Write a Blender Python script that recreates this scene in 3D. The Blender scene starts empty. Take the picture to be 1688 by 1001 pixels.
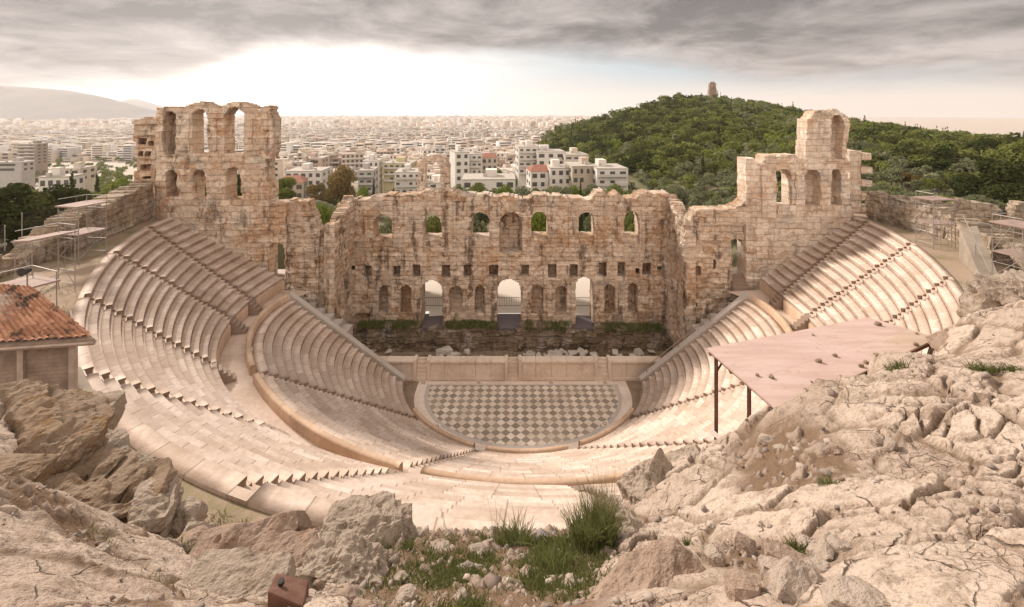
import bpy, bmesh, math, random
import numpy as np
from mathutils import Vector, Matrix
R_ = math.radians
SC = bpy.context.scene
COL = SC.collection

# ------------------------------------------------------------------ camera
EYE, FPX, VH, U0 = 26.0, 760.0, 186.0, 844.0       # eye height, focal length in photo pixels, horizon row, centre column
cd = bpy.data.cameras.new("camera")
cam = bpy.data.objects.new("camera", cd); COL.objects.link(cam)
cam.location = (0, 0, EYE); cam.rotation_euler = (R_(90), 0, 0)
cd.sensor_width = 36.0; cd.sensor_fit = 'HORIZONTAL'; cd.lens = FPX / 1688 * 36
cd.shift_y = -(500.5 - VH) / 1688
cd.clip_start = 0.1; cd.clip_end = 60000
SC.camera = cam

# ------------------------------------------------------------------ sky, sun, exposure
HAZE = 0.000075
SUN_EL, SUN_AZ = 33.0, -48.0                         # degrees; azimuth from +Y towards +X
SC.view_settings.view_transform = 'Standard'; SC.view_settings.look = 'None'
SC.view_settings.exposure = 0.2; SC.view_settings.gamma = 1.0
SC.cycles.use_denoising = True
SC.cycles.max_bounces = 6; SC.cycles.diffuse_bounces = 4; SC.cycles.volume_bounces = 1
SC.cycles.transparent_max_bounces = 8

class NT:
    """tiny node helper"""
    def __init__(self, tree): self.t = tree; tree.nodes.clear()
    def n(self, typ, _attrs=None, **inp):
        nd = self.t.nodes.new(typ)
        for k, v in (_attrs or {}).items(): setattr(nd, k, v)
        for k, v in inp.items():
            key = int(k[1:]) if k[0] == '_' and k[1:].isdigit() else k.replace('_', ' ')
            self.set(nd, key, v)
        return nd
    def set(self, nd, key, v):
        s = nd.inputs[key]
        if isinstance(v, bpy.types.NodeSocket): self.t.links.new(v, s)
        elif isinstance(v, bpy.types.Node): self.t.links.new(v.outputs[0], s)
        else:
            if isinstance(v, (tuple, list)) and len(v) == 3 and s.type == 'RGBA': v = (*v, 1)
            s.default_value = v
    def m(self, op, a, b=0.0, c=None, clamp=False):
        nd = self.t.nodes.new('ShaderNodeMath'); nd.operation = op; nd.use_clamp = clamp
        self.set(nd, 0, a); self.set(nd, 1, b)
        if c is not None: self.set(nd, 2, c)
        return nd.outputs[0]
    def mix(self, f, a, b, blend='MIX'):
        nd = self.t.nodes.new('ShaderNodeMix'); nd.data_type = 'RGBA'; nd.blend_type = blend
        nd.clamp_factor = True
        for k, v in ((0, f), (6, a), (7, b)): self.set(nd, k, v)
        return nd.outputs[2]
    def rng(self, v, a, b, c=0.0, d=1.0, smooth=True):
        nd = self.t.nodes.new('ShaderNodeMapRange'); nd.clamp = True
        if smooth: nd.interpolation_type = 'SMOOTHSTEP'
        for k, x in enumerate((v, a, b, c, d)): self.set(nd, k, x)
        return nd.outputs[0]
    def noise(self, vec, scale, detail=4, rough=.55, dist=0.0):
        return self.n('ShaderNodeTexNoise', None, Vector=vec, Scale=scale, Detail=detail, Roughness=rough, Distortion=dist).outputs[0]

w = bpy.data.worlds.new("World"); SC.world = w; w.use_nodes = True
T = NT(w.node_tree)
tc = T.n('ShaderNodeTexCoord')
D_ = tc.outputs['Generated']
sx = T.n('ShaderNodeSeparateXYZ', None, Vector=D_)
X, Y, Z = sx.outputs
sky = T.n('ShaderNodeTexSky', dict(sky_type='NISHITA', sun_disc=False, sun_elevation=R_(SUN_EL), sun_rotation=R_(SUN_AZ), air_density=1.0, dust_density=2.5, ozone_density=1.0))
el = T.m('MULTIPLY', T.m('ARCSINE', Z), 57.2958)
az = T.m('MULTIPLY', T.m('ARCTAN2', X, Y), 57.2958)
zz = T.m('ADD', T.m('MAXIMUM', Z, 0.0), 0.15)
pv = T.n('ShaderNodeCombineXYZ', None, X=T.m('DIVIDE', X, zz), Y=T.m('DIVIDE', Y, zz), Z=0.0)
n1 = T.noise(pv, 0.62, 7, .56, .25)
n2 = T.noise(T.n('ShaderNodeVectorMath', dict(operation='ADD'), _0=pv.outputs[0], _1=(7.3, 2.1, 4.0)), 1.5, 6, .6, .3)
n3 = T.noise(T.n('ShaderNodeVectorMath', dict(operation='ADD'), _0=pv.outputs[0], _1=(1.3, 9.1, 1.0)), 0.26, 3, .5, .2)
# lower edge of the cloud deck, by azimuth (degrees)
lowedge = T.m('ADD', T.rng(az, -40, -25, 1.8, 6.9), T.rng(az, 0, 42, 0.0, -3.9))
cover = T.rng(T.m('ADD', T.m('SUBTRACT', el, lowedge), T.m('MULTIPLY', T.m('SUBTRACT', n1, .5), 8.0)), -1.6, 2.2)
lum = T.m('ADD', T.m('MULTIPLY', T.m('SUBTRACT', n2, .5), 3.0), T.m('MULTIPLY', T.m('SUBTRACT', n1, .5), 1.8))
lum = T.m('ADD', T.m('ADD', lum, .42), T.m('MULTIPLY', T.m('SUBTRACT', n3, .5), .9), None, True)
cloud = T.mix(lum, (1.75, 1.60, 1.58), (6.2, 5.5, 5.2))
# deck made brighter towards the zenith, out of view, to light the scene
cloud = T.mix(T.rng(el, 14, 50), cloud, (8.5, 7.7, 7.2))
# extra cloud brightness added behind the camera as fill for the backlit stage wall
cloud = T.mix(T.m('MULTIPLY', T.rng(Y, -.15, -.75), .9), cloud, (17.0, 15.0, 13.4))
# sunlight scattered through thin cloud round the sun's azimuth
sd = (math.sin(R_(-28)) * math.cos(R_(5)), math.cos(R_(-28)) * math.cos(R_(5)), math.sin(R_(5)))
dt = T.n('ShaderNodeVectorMath', dict(operation='DOT_PRODUCT'), _0=D_, _1=sd).outputs['Value']
glow = T.m('POWER', T.m('MAXIMUM', dt, 0.0), 20.0)
glow = T.m('MULTIPLY', glow, T.m('SUBTRACT', 1.0, T.m('MULTIPLY', cover, .8)))
clear = T.mix(1.0, sky.outputs[0], (1.0, .95, .92), 'MULTIPLY')
hor = T.mix(T.rng(el, .5, 5), (8.8, 7.6, 6.6), T.mix(.75, clear, (4.9, 6.7, 7.8)))
hor = T.mix(T.m('MULTIPLY', T.m('POWER', T.m('MAXIMUM', dt, 0.0), 6.0), 1.0), hor, (11.5, 10.7, 10.0))
wisp = T.rng(n1, .50, .68)
hor = T.mix(T.m('MULTIPLY', T.m('MULTIPLY', wisp, .55), T.rng(el, .5, 3)), hor, (8.4, 7.4, 7.1))
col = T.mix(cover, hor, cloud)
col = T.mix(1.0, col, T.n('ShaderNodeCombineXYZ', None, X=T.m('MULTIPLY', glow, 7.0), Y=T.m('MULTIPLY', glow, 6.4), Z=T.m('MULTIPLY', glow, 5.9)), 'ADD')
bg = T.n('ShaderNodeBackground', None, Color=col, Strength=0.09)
T.n('ShaderNodeOutputWorld', None, Surface=bg)

sl = bpy.data.lights.new("sun", 'SUN'); sun = bpy.data.objects.new("sun", sl); COL.objects.link(sun)
sl.energy = 4.7; sl.angle = R_(7); sl.color = (1.0, .90, .80)
sdir = Vector((math.sin(R_(SUN_AZ)) * math.cos(R_(SUN_EL)), math.cos(R_(SUN_AZ)) * math.cos(R_(SUN_EL)), math.sin(R_(SUN_EL))))
sun.rotation_euler = sdir.to_track_quat('Z', 'Y').to_euler(); sun.location = sdir * 200

# ------------------------------------------------------------------ helpers
rs = np.random.RandomState(7); random.seed(7)

def P(u, v, d):                                      # photo pixel and distance -> point
    return np.array(((u - U0) * d / FPX, d, EYE - (v - VH) * d / FPX))
def PZ(u, v, z):                                     # photo pixel and height -> point
    d = FPX * (EYE - z) / (v - VH); return np.array(((u - U0) * d / FPX, d, z))

def _h(ix, iy, iz, seed):
    n = (ix.astype(np.int64) * 374761393 + iy.astype(np.int64) * 668265263 + iz.astype(np.int64) * 2147483647 + seed * 974711) & 0xffffffff
    n = ((n ^ (n >> 13)) * 1274126177) & 0xffffffff
    n = ((n ^ (n >> 16)) * 2246822519) & 0xffffffff
    return ((n ^ (n >> 15)) & 0xffffff) / float(0xffffff)
def vnoise(p, seed=0):
    p = np.asarray(p, float); f = np.floor(p); t = p - f; t = t * t * (3 - 2 * t)
    i = f.astype(np.int64); r = 0
    for a in (0, 1):
        for b in (0, 1):
            for c in (0, 1):
                wt = (t[:, 0] if a else 1 - t[:, 0]) * (t[:, 1] if b else 1 - t[:, 1]) * (t[:, 2] if c else 1 - t[:, 2])
                r = r + wt * _h(i[:, 0] + a, i[:, 1] + b, i[:, 2] + c, seed)
    return r * 2 - 1
def fbm(p, octs=4, seed=0, gain=.5):
    p = np.asarray(p, float); r = 0; a = 1; s = 0
    for o in range(octs):
        r = r + a * vnoise(p * 2 ** o + 17.3 * o, seed + o); s += a; a *= gain
    return r / s
def voro2(x, y, seed=0):                             # F1, F2, cell id
    ix, iy = np.floor(x).astype(np.int64), np.floor(y).astype(np.int64)
    f1 = np.full(x.shape, 9.); f2 = np.full(x.shape, 9.); cid = np.zeros(x.shape)
    z = np.zeros_like(ix)
    for a in (-1, 0, 1):
        for b in (-1, 0, 1):
            cx = ix + a + _h(ix + a, iy + b, z, seed); cy = iy + b + _h(ix + a, iy + b, z, seed + 5)
            d = np.hypot(x - cx, y - cy); k = _h(ix + a, iy + b, z, seed + 9)
            n = d < f1
            f2 = np.where(n, f1, np.minimum(f2, d)); cid = np.where(n, k, cid); f1 = np.where(n, d, f1)
    return f1, f2, cid

def sstep(x, a, b):
    t = np.clip((x - a) / (b - a), 0, 1); return t * t * (3 - 2 * t)

def mesh_np(name, verts, quads, mat, parent=None, uv=None, attr=None, smooth=False, tris=None, loc=None):
    """verts (N,3); quads (M,4) and/or tris (K,3); uv per vertex; attr: dict name -> per-face float"""
    me = bpy.data.meshes.new(name)
    verts = np.asarray(verts, np.float32)
    if loc is not None: verts = verts - np.asarray(loc, np.float32)
    fl = []; ns = []
    if quads is not None and len(quads): quads = np.asarray(quads, np.int32); fl.append(quads.ravel()); ns += [4] * len(quads)
    if tris is not None and len(tris): tris = np.asarray(tris, np.int32); fl.append(tris.ravel()); ns += [3] * len(tris)
    li = np.concatenate(fl) if fl else np.zeros(0, np.int32); ns = np.array(ns, np.int32)
    me.vertices.add(len(verts)); me.vertices.foreach_set('co', verts.ravel())
    me.loops.add(len(li)); me.loops.foreach_set('vertex_index', li)
    me.polygons.add(len(ns)); st = np.zeros(len(ns), np.int32); st[1:] = np.cumsum(ns)[:-1]
    me.polygons.foreach_set('loop_start', st); me.polygons.foreach_set('loop_total', ns)
    if smooth: me.polygons.foreach_set('use_smooth', np.ones(len(ns), bool))
    if uv is not None:
        l = me.uv_layers.new(name='UVMap'); l.data.foreach_set('uv', np.asarray(uv, np.float32)[li].ravel())
    for k, v in (attr or {}).items():
        a = me.attributes.new(k, 'FLOAT', 'FACE'); a.data.foreach_set('value', np.asarray(v, np.float32))
    me.update(calc_edges=True)
    if mat is not None: me.materials.append(mat)
    return link(name, me, parent, loc)
def link(name, me, parent=None, loc=None):
    o = bpy.data.objects.new(name, me); COL.objects.link(o)
    if loc is not None: o.location = loc
    if parent is not None:
        o.parent = parent
        if loc is not None: o.location = Vector(loc) - parent.location
        else: o.location = -parent.location if parent.type == 'EMPTY' else (0, 0, 0)
    return o
def tag(o, label=None, cat=None, group=None, kind=None):
    if label: o['label'] = label
    if cat: o['category'] = cat
    if group: o['group'] = group
    if kind: o['kind'] = kind
    return o
def empty(name, loc, label, cat, group=None):
    o = bpy.data.objects.new(name, None); COL.objects.link(o); o.location = loc
    return tag(o, label, cat, group)
def structure(o): o['kind'] = 'structure'; return o

class MB:
    """collects boxes, bars and tubes into one mesh"""
    def __init__(s): s.v = []; s.f = []
    def add(s, v, f):
        b = len(s.v); s.v += [tuple(map(float, q)) for q in v]; s.f += [tuple(b + i for i in q) for q in f]
    def hexa(s, c):                                 # 8 corners: bottom ring then top ring
        s.add(c, [(3, 2, 1, 0), (4, 5, 6, 7), (0, 1, 5, 4), (1, 2, 6, 5), (2, 3, 7, 6), (3, 0, 4, 7)])
    def box(s, c, d, rz=0.0, j=0.0):
        hx, hy, hz = d[0] / 2, d[1] / 2, d[2] / 2; q = []
        for z in (-hz, hz):
            for x, y in ((-hx, -hy), (hx, -hy), (hx, hy), (-hx, hy)):
                q.append((c[0] + x * math.cos(rz) - y * math.sin(rz) + random.uniform(-j, j), c[1] + x * math.sin(rz) + y * math.cos(rz) + random.uniform(-j, j), c[2] + z + random.uniform(-j, j)))
        s.hexa(q)
    def bar(s, a, b, wd=.05, n=6):
        a, b = Vector(a), Vector(b); d = (b - a)
        if d.length < 1e-6: return
        d.normalize(); up = Vector((0, 0, 1)) if abs(d.z) < .9 else Vector((1, 0, 0))
        x = d.cross(up).normalized(); y = d.cross(x); v = []
        for e in (a, b):
            for k in range(n):
                t = 2 * math.pi * k / n; v.append(e + x * math.cos(t) * wd / 2 + y * math.sin(t) * wd / 2)
        f = [(k, (k + 1) % n, n + (k + 1) % n, n + k) for k in range(n)] + [tuple(range(n))[::-1], tuple(range(n, 2 * n))]
        s.add(v, f)
    def build(s, name, mat, parent=None, loc=None, bevel=0.0):
        me = bpy.data.meshes.new(name)
        v = np.array(s.v)
        if loc is not None: v = v - np.array(loc)
        me.from_pydata(v.tolist(), [], s.f); me.materials.append(mat)
        if bevel:
            bm = bmesh.new(); bm.from_mesh(me)
            bmesh.ops.bevel(bm, geom=bm.edges[:], offset=bevel, segments=1, affect='EDGES'); bm.to_mesh(me); bm.free()
        me.update()
        return link(name, me, parent, loc)

# ------------------------------------------------------------------ materials
def new_mat(name):
    m = bpy.data.materials.new(name); m.use_nodes = True; return m, NT(m.node_tree)
def finish(t, col, rough=.9, bump=None, bstr=.4, bdist=.05, **kw):
    b = t.n('ShaderNodeBsdfPrincipled', None, Base_Color=col, Roughness=rough)
    b.inputs['Specular IOR Level'].default_value = kw.get('spec', .2)
    if 'metal' in kw: b.inputs['Metallic'].default_value = kw['metal']
    if bump is not None:
        t.set(b, 'Normal', t.n('ShaderNodeBump', None, Strength=bstr, Distance=bdist, Height=bump))
    t.n('ShaderNodeOutputMaterial', None, Surface=b)

def marble(name, light, dark, stain_shadow, stain_amt=.5, joint=0):
    m, t = new_mat(name); c = t.n('ShaderNodeTexCoord').outputs['Object']
    blk = t.n('ShaderNodeAttribute', dict(attribute_name='block')).outputs['Fac']
    n = t.noise(c, .35, 5, .6); n2 = t.noise(c, 4.0, 5, .65); n3 = t.noise(c, 22., 3, .6)
    col = t.mix(blk, dark, light)
    col = t.mix(t.m('MULTIPLY', t.rng(n2, .35, .75), .35), col, tuple(x * .72 for x in dark))
    col = t.mix(t.m('MULTIPLY', t.rng(t.m('ADD', n, t.m('MULTIPLY', n2, .35)), .58, .86), stain_amt), col, stain_shadow)
    col = t.mix(t.m('MULTIPLY', t.rng(n3, .55, .8), .25), col, stain_shadow)
    h = t.m('ADD', n2, t.m('MULTIPLY', n3, .5))
    if joint:                                        # open joints between the blocks, dirt along the back of each seat
        su = t.n('ShaderNodeSeparateXYZ', None, Vector=t.n('ShaderNodeUVMap').outputs[0]).outputs
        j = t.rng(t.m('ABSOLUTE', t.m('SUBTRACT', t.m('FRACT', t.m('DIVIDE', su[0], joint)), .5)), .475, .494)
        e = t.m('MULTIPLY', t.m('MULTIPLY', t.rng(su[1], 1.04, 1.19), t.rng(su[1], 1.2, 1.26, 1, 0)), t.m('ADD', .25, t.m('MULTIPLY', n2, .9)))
        col = t.mix(t.m('MULTIPLY', j, .6), col, tuple(x * .6 for x in stain_shadow)); col = t.mix(t.m('MULTIPLY', e, .55), col, stain_shadow)
        e2 = t.m('MULTIPLY', t.rng(su[1], 1.49, 1.51), t.rng(su[1], 1.54, 1.60, 1, 0)); col = t.mix(t.m('MULTIPLY', e2, .55), col, stain_shadow)  # row-edge shadow line painted along the foot strip, in the stain colour
        h = t.m('SUBTRACT', h, j)
    finish(t, col, .75, h, .35, .03)
    return m
M = {}
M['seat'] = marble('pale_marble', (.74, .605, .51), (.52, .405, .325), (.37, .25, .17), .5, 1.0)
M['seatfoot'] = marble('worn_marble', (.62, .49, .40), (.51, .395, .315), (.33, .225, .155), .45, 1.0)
M['rimstone'] = marble('pale_rim_marble', (.72, .60, .50), (.74, .62, .52), (.42, .31, .23), .4)
M['step'] = marble('step_marble', (.66, .53, .43), (.60, .47, .38), (.36, .25, .17), .5)
M['grey_marble'] = marble('grey_marble', (.60, .54, .49), (.50, .44, .39), (.36, .28, .22), .3)
M['tan_wall'] = marble('tan_plastered_wall', (.60, .43, .30), (.52, .36, .25), (.34, .22, .14), .45)

def masonry_mat(name, cA, cB, cC, dark, dark_amt=.6, bw=1.1, bh=.52, mortar=.022):
    m, t = new_mat(name)
    uv = t.n('ShaderNodeUVMap').outputs[0]; c = t.n('ShaderNodeTexCoord').outputs['Object']
    wob = t.n('ShaderNodeTexNoise', None, Vector=uv, Scale=1.3, Detail=3.).outputs[1]
    uvw = t.n('ShaderNodeVectorMath', dict(operation='MULTIPLY_ADD'), _0=wob, _1=(.34, .28, 0), _2=uv).outputs[0]
    br = t.n('ShaderNodeTexBrick', dict(offset=.5, squash=1.0), Vector=uvw, Color1=(0, 0, 0), Color2=(1, 1, 1), Mortar=(.5, .5, .5), Scale=1.0)
    for k, v in (('Mortar Size', mortar), ('Mortar Smooth', .4), ('Bias', 0.), ('Brick Width', bw), ('Row Height', bh)): br.inputs[k].default_value = v
    blk = t.n('ShaderNodeAttribute', dict(attribute_name='block')).outputs['Fac']
    n = t.noise(c, .22, 5, .6); n2 = t.noise(c, 1.6, 6, .65, .4); n3 = t.noise(c, 9., 5, .7)
    strk = t.noise(t.n('ShaderNodeMapping', None, Vector=c, Scale=(1.1, 1.1, .16)).outputs[0], 1.0, 5, .65)
    col = t.mix(blk, cA, cB)
    col = t.mix(t.m('MULTIPLY', br.outputs[0], .35), col, cA)
    col = t.mix(t.m('MULTIPLY', t.rng(t.m('ADD', n, t.m('MULTIPLY', t.m('SUBTRACT', n2, .5), 1.0)), .49, .62), .85), col, cC)
    ng = t.noise(c, .55, 5, .7)
    col = t.mix(t.m('MULTIPLY', t.rng(ng, .52, .62), .6), col, (.44, .385, .33))
    col = t.mix(t.m('MULTIPLY', t.rng(t.m('ADD', strk, t.m('MULTIPLY', t.m('SUBTRACT', n2, .5), .4)), .51, .66), dark_amt), col, dark)
    col = t.mix(t.m('MULTIPLY', t.rng(n3, .53, .72), .5), col, tuple(x * .5 for x in cC))
    col = t.mix(t.m('MULTIPLY', t.rng(n3, .28, .45, 1, 0), .35), col, tuple(min(1, x * 1.35) for x in cB))
    col = t.mix(t.m('MULTIPLY', br.outputs['Fac'], .38), col, tuple(x * .6 for x in dark))
    h = t.m('SUBTRACT', t.m('ADD', t.m('MULTIPLY', n3, .8), n2), t.m('MULTIPLY', br.outputs['Fac'], .8))
    finish(t, col, .95, h, .8, .09, spec=.1)
    return m
M['stage'] = masonry_mat('weathered_limestone', (.52, .395, .295), (.76, .625, .50), (.45, .28, .165), (.10, .07, .05), .78)
M['tower'] = masonry_mat('warm_limestone', (.56, .42, .31), (.78, .64, .51), (.50, .305, .18), (.12, .08, .055), .66, 1.3, .62)
M['towerpale'] = masonry_mat('pale_limestone', (.63, .50, .39), (.84, .72, .60), (.60, .42, .29), (.22, .15, .11), .42, 1.3, .6)
M['podium'] = masonry_mat('dark_mossy_stone', (.20, .145, .10), (.32, .24, .17), (.17, .13, .075), (.06, .05, .035), .6, 1.4, .5)
M['wallstone'] = masonry_mat('rubble_wall_stone', (.34, .26, .19), (.52, .42, .32), (.30, .22, .15), (.11, .09, .065), .5, 1.1, .56, .035)

def plain(name, c, rough=.8, var=.25, scale=3., c2=None, metal=None, bump=.2):
    m, t = new_mat(name); co = t.n('ShaderNodeTexCoord').outputs['Object']
    n = t.noise(co, scale, 5, .6); n2 = t.noise(co, scale * 7, 3, .6)
    col = t.mix(t.rng(n, .3, .7), c, c2 or tuple(x * (1 - var) for x in c))
    col = t.mix(t.m('MULTIPLY', t.rng(n2, .5, .75), .3), col, tuple(x * .6 for x in c))
    kw = {} if metal is None else dict(metal=metal)
    finish(t, col, rough, n2, bump, .02, **kw); return m
# ------------------------------------------------------------------ the seating (cavea): plan curves as radius over angle about CC
CC = np.array((1.0, 43.0))
def polar(p): return np.degrees(np.arctan2(p[0] - CC[0], CC[1] - p[1])), math.hypot(p[0] - CC[0], p[1] - CC[1])
def fitR(pix, z, deg, mirror=.5, raw=()):
    th, r, wt = [], [], []
    for a, b in raw: th += [a, -a]; r += [b, b]; wt += [1.5, 1.5]
    for q in pix:
        a, b = polar(PZ(q[0], q[1], z)); th += [a, -a]; r += [b, b]; wt += [1, mirror]
    c = np.polyfit(np.array(th) / 90, r, deg, w=wt)
    return lambda t: np.polyval(c, np.asarray(t, float) / 90)
ZL0, ZL1, ZPAR, ZDIA, ZU0, ZU1 = 0.55, 8.45, 9.0, 8.35, 9.6, 15.5
R_in = fitR([(663, 634), (685, 697), (788, 750), (1040, 695), (950, 748)], ZL0, 4)
R_par = fitR([(445, 495), (415, 525), (404, 560), (420, 620), (470, 680), (540, 724), (640, 765), (700, 778), (860, 797), (950, 797), (1232, 482), (1258, 497), (1285, 520), (1303, 548)], ZPAR, 6)
R_up0 = fitR([(420, 491), (356, 521), (360, 596), (458, 692), (639, 784), (1325, 518), (1263, 479), (960, 806)], ZU0, 6, .5, ((98, 24.2), (90, 23.7)))
OUTPX = [(272, 360), (200, 400), (150, 450), (120, 490), (112, 520), (125, 580), (175, 670), (230, 720), (300, 770), (360, 810), (430, 845), (500, 872), (1395, 352), (1470, 380), (1530, 420), (1570, 450), (1600, 480), (1607, 510), (1602, 545)]
_o = [polar(PZ(u, v, ZU1)) for u, v in OUTPX] + [(-98, 36.4), (101, 34.7), (5, 32.1), (20, 31.4), (33, 30.3)]
_oc = np.polyfit(np.array([q[0] for q in _o]) / 90, [q[1] for q in _o], 7)
R_out = lambda t: np.polyval(_oc, np.asarray(t, float) / 90)
def ring(th, r): t = np.radians(th); return np.stack((CC[0] + r * np.sin(t), CC[1] - r * np.cos(t)), -1)

def tier(name, label, cat, Rin, Rout, z0, z1, nrow, tin, tout, stairs, yend, seatmat, footmat, sweep=.62, seed=3):
    """rows between two plan curves; tin/tout: matching angles; stairs: indices of those that carry a stair"""
    root = empty(name, (CC[0], CC[1], 0), label, cat)
    rr = np.random.RandomState(seed)
    # parameter s runs along the knots; fine subdivision, with narrow stair strips
    tin, tout = np.array(tin, float), np.array(tout, float)
    def angs(s): k = np.arange(len(tin)); return np.interp(s, k, tin), np.interp(s, k, tout)
    rise = (z1 - z0) / nrow
    def pt(s, t):
        a, b = angs(s); pa, pb = ring(a, Rin(a)), ring(b, Rout(b))
        tt = np.asarray(t)[..., None] if np.ndim(t) else t
        p = pa * (1 - tt) + pb * tt
        p[..., 1] = np.minimum(p[..., 1], yend); return p
    def halfw(k, t):                                # half-width of the stair strip in s units
        a = pt(np.array([k - .05]), t)[0]; b = pt(np.array([k + .05]), t)[0]
        return .34 / max(np.linalg.norm(b - a) / .1, .1)
    def strip(V, Q, A, U, s, t0, t1, zt, zb, foot, jit):
        # profile: riser front bottom -> front top -> seat back edge -> (foot drop) -> back
        up = .115 if t1 < .999 else -.02
        n = len(s); tm = t0 + (t1 - t0) * (sweep if t1 < .999 else .97)
        a, b_, c_ = pt(s, t0), pt(s, tm), pt(s, t1)
        lip = pt(s, t0 - (t1 - t0) * .06)
        arc = np.arange(n) / 3.0
        prof = [(a, zb), (a, zt - .12), (lip, zt - .10), (lip, zt), (b_, zt), (b_, zt + up), (c_, zt + up), (c_, zb - .5)]
        base = sum(len(v) for v in V); m_ = len(prof)
        for k, (xy, z) in enumerate(prof):
            zz = np.full(n, z) + (jit if k in (2, 3, 4) else 0)
            V.append(np.c_[xy, zz]); U.append(np.c_[arc, np.full(n, k * .3)])
        return base, m_, n
    for r in range(nrow):
        t0, t1 = r / nrow, (r + 1) / nrow; zt = z0 + rise * (r + 1); zb = zt - rise - .06
        V, U, Q, A, MI = [], [], [], [], []
        edges = [0.0]
        for k in stairs: h = halfw(k, (t0 + t1) / 2); edges += [k - h, k + h]
        edges.append(len(tin) - 1.0)
        for i in range(0, len(edges), 2):
            L = np.linalg.norm(np.diff(pt(np.linspace(edges[i], edges[i + 1], 60), t0), axis=0), axis=1).sum()
            n = max(6, int(L / .56)); n += -n % 3
            s = np.linspace(edges[i], edges[i + 1], n + 1)
            nb = n // 3 + 1; tint = rr.rand(nb) ** 1.0; dz = rr.normal(0, .008, nb)
            jit = np.repeat(np.r_[dz, 0], 3)[:n + 1]
            base, m_, n1 = strip(V, Q, A, U, s, t0, t1, zt, zb, None, jit)
            for k in range(m_ - 1):
                a0 = base + k * n1 + np.arange(n); Q.append(np.c_[a0, a0 + 1, a0 + n1 + 1, a0 + n1])
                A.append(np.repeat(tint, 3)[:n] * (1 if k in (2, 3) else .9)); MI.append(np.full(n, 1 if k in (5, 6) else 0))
            for e in (0, n):                        # end caps
                cap = [base + k * n1 + e for k in (0, 1, 2, 3, 4, 5, 6)]
                bb = sum(len(v) for v in V); V.append(np.r_[pt(s[e:e + 1], t1)[0], zb][None]); U.append(np.zeros((1, 2)))
                for q in ((cap[0], cap[1], cap[4], bb), (cap[1], cap[2], cap[3], cap[4]), (cap[4], cap[5], cap[6], bb)):
                    Q.append(np.array([q if e else q[::-1]])); A.append(np.array([.3])); MI.append(np.array([1]))
        o = mesh_np('seat_row', np.concatenate(V), np.concatenate(Q), seatmat, root, np.concatenate(U), dict(block=np.concatenate(A)))
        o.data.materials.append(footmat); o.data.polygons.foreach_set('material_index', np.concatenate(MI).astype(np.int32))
    for k in stairs:
        mb = MB()
        for r in range(nrow):
            t0, t1 = r / nrow, (r + 1) / nrow; zt = z0 + rise * (r + 1); h = halfw(k, (t0 + t1) / 2); tm = (t0 + t1) / 2
            for (ta, tb, zz) in ((t0 - .0, tm, zt - rise * .5), (tm, t1, zt - .004)):
                c = [pt(np.array([k - h, k + h]), ta), pt(np.array([k - h, k + h]), tb)]
                q = [c[0][0], c[0][1], c[1][1], c[1][0]]
                mb.hexa([(*p, zt - rise - .1) for p in q] + [(*p, zz) for p in q])
        mb.build('stair_flight', M['step'], root)
    return root, pt

up_in = [-97, -84, -75.5, -57.4, -36.2, -16.2, 4.5, 24.5, 43, 58.5, 76, 87, 97]
up_out = [-95, -89, -75.2, -57.1, -36.8, -15.6, 4.8, 25, 43.5, 63, 79, 93, 95.5]
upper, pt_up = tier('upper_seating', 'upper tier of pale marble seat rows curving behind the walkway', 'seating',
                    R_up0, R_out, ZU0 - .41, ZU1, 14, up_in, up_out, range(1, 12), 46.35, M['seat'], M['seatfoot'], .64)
lo_in = [-90, -59.7, -21.7, 23.6, 59.9, 90]
lo_out = [-90, -55.5, -15.8, 28, 55.5, 90]
R_seat1 = lambda t: R_par(t) - .42
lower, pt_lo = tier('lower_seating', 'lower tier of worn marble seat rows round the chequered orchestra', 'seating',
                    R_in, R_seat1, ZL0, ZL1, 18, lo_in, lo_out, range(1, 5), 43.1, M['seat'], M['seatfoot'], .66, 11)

def curved_wall(name, Ra, Rb, z0, z1, th, mat, parent, capround=0.0, seed=0):
    """a wall that follows two plan curves, with blocks"""
    n = len(th); a, b = ring(th, Ra(th)), ring(th, Rb(th))
    prof = [(a, z0), (a, z1 - capround), (a * (1 - .18) + b * .18, z1), (a * .18 + b * .82, z1), (b, z1 - capround), (b, z0)]
    V = np.concatenate([np.c_[xy, np.full(n, z)] for xy, z in prof]); m_ = len(prof); Q = []; A = []
    blk = np.repeat(np.random.RandomState(seed).rand(n), 3)[:n - 1]
    for k in range(m_ - 1):
        i = k * n + np.arange(n - 1); Q.append(np.c_[i, i + n, i + n + 1, i + 1]); A.append(blk)
    Q = np.concatenate(Q); A = np.concatenate(A)
    caps = [(0, n, 4 * n, 5 * n), (n, 2 * n, 3 * n, 4 * n)]
    c2 = [tuple(x + n - 1 for x in q)[::-1] for q in caps]
    Q = np.concatenate((Q, np.array(caps + c2))); A = np.concatenate((A, np.full(4, .5)))
    arc = np.concatenate(([0], np.cumsum(np.linalg.norm(np.diff(a, axis=0), axis=1))))
    UV = np.concatenate([np.c_[arc, np.full(n, z)] for xy, z in prof])
    return mesh_np(name, V, Q, mat, parent, UV, dict(block=A))
# parapet behind the lower tier (open where the stairs reach the walkway)
for a, b in ((-90, -57), (-54, -17.2), (-14.2, 26.5), (29.5, 54), (57, 90)):
    th = np.linspace(a, b, max(8, int((b - a) * 1.2)))
    curved_wall('parapet', lambda t: R_par(t) - .38, R_par, ZDIA - .2, ZPAR, th, M['tan_wall'], lower, .08, int(a + 100))
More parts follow.
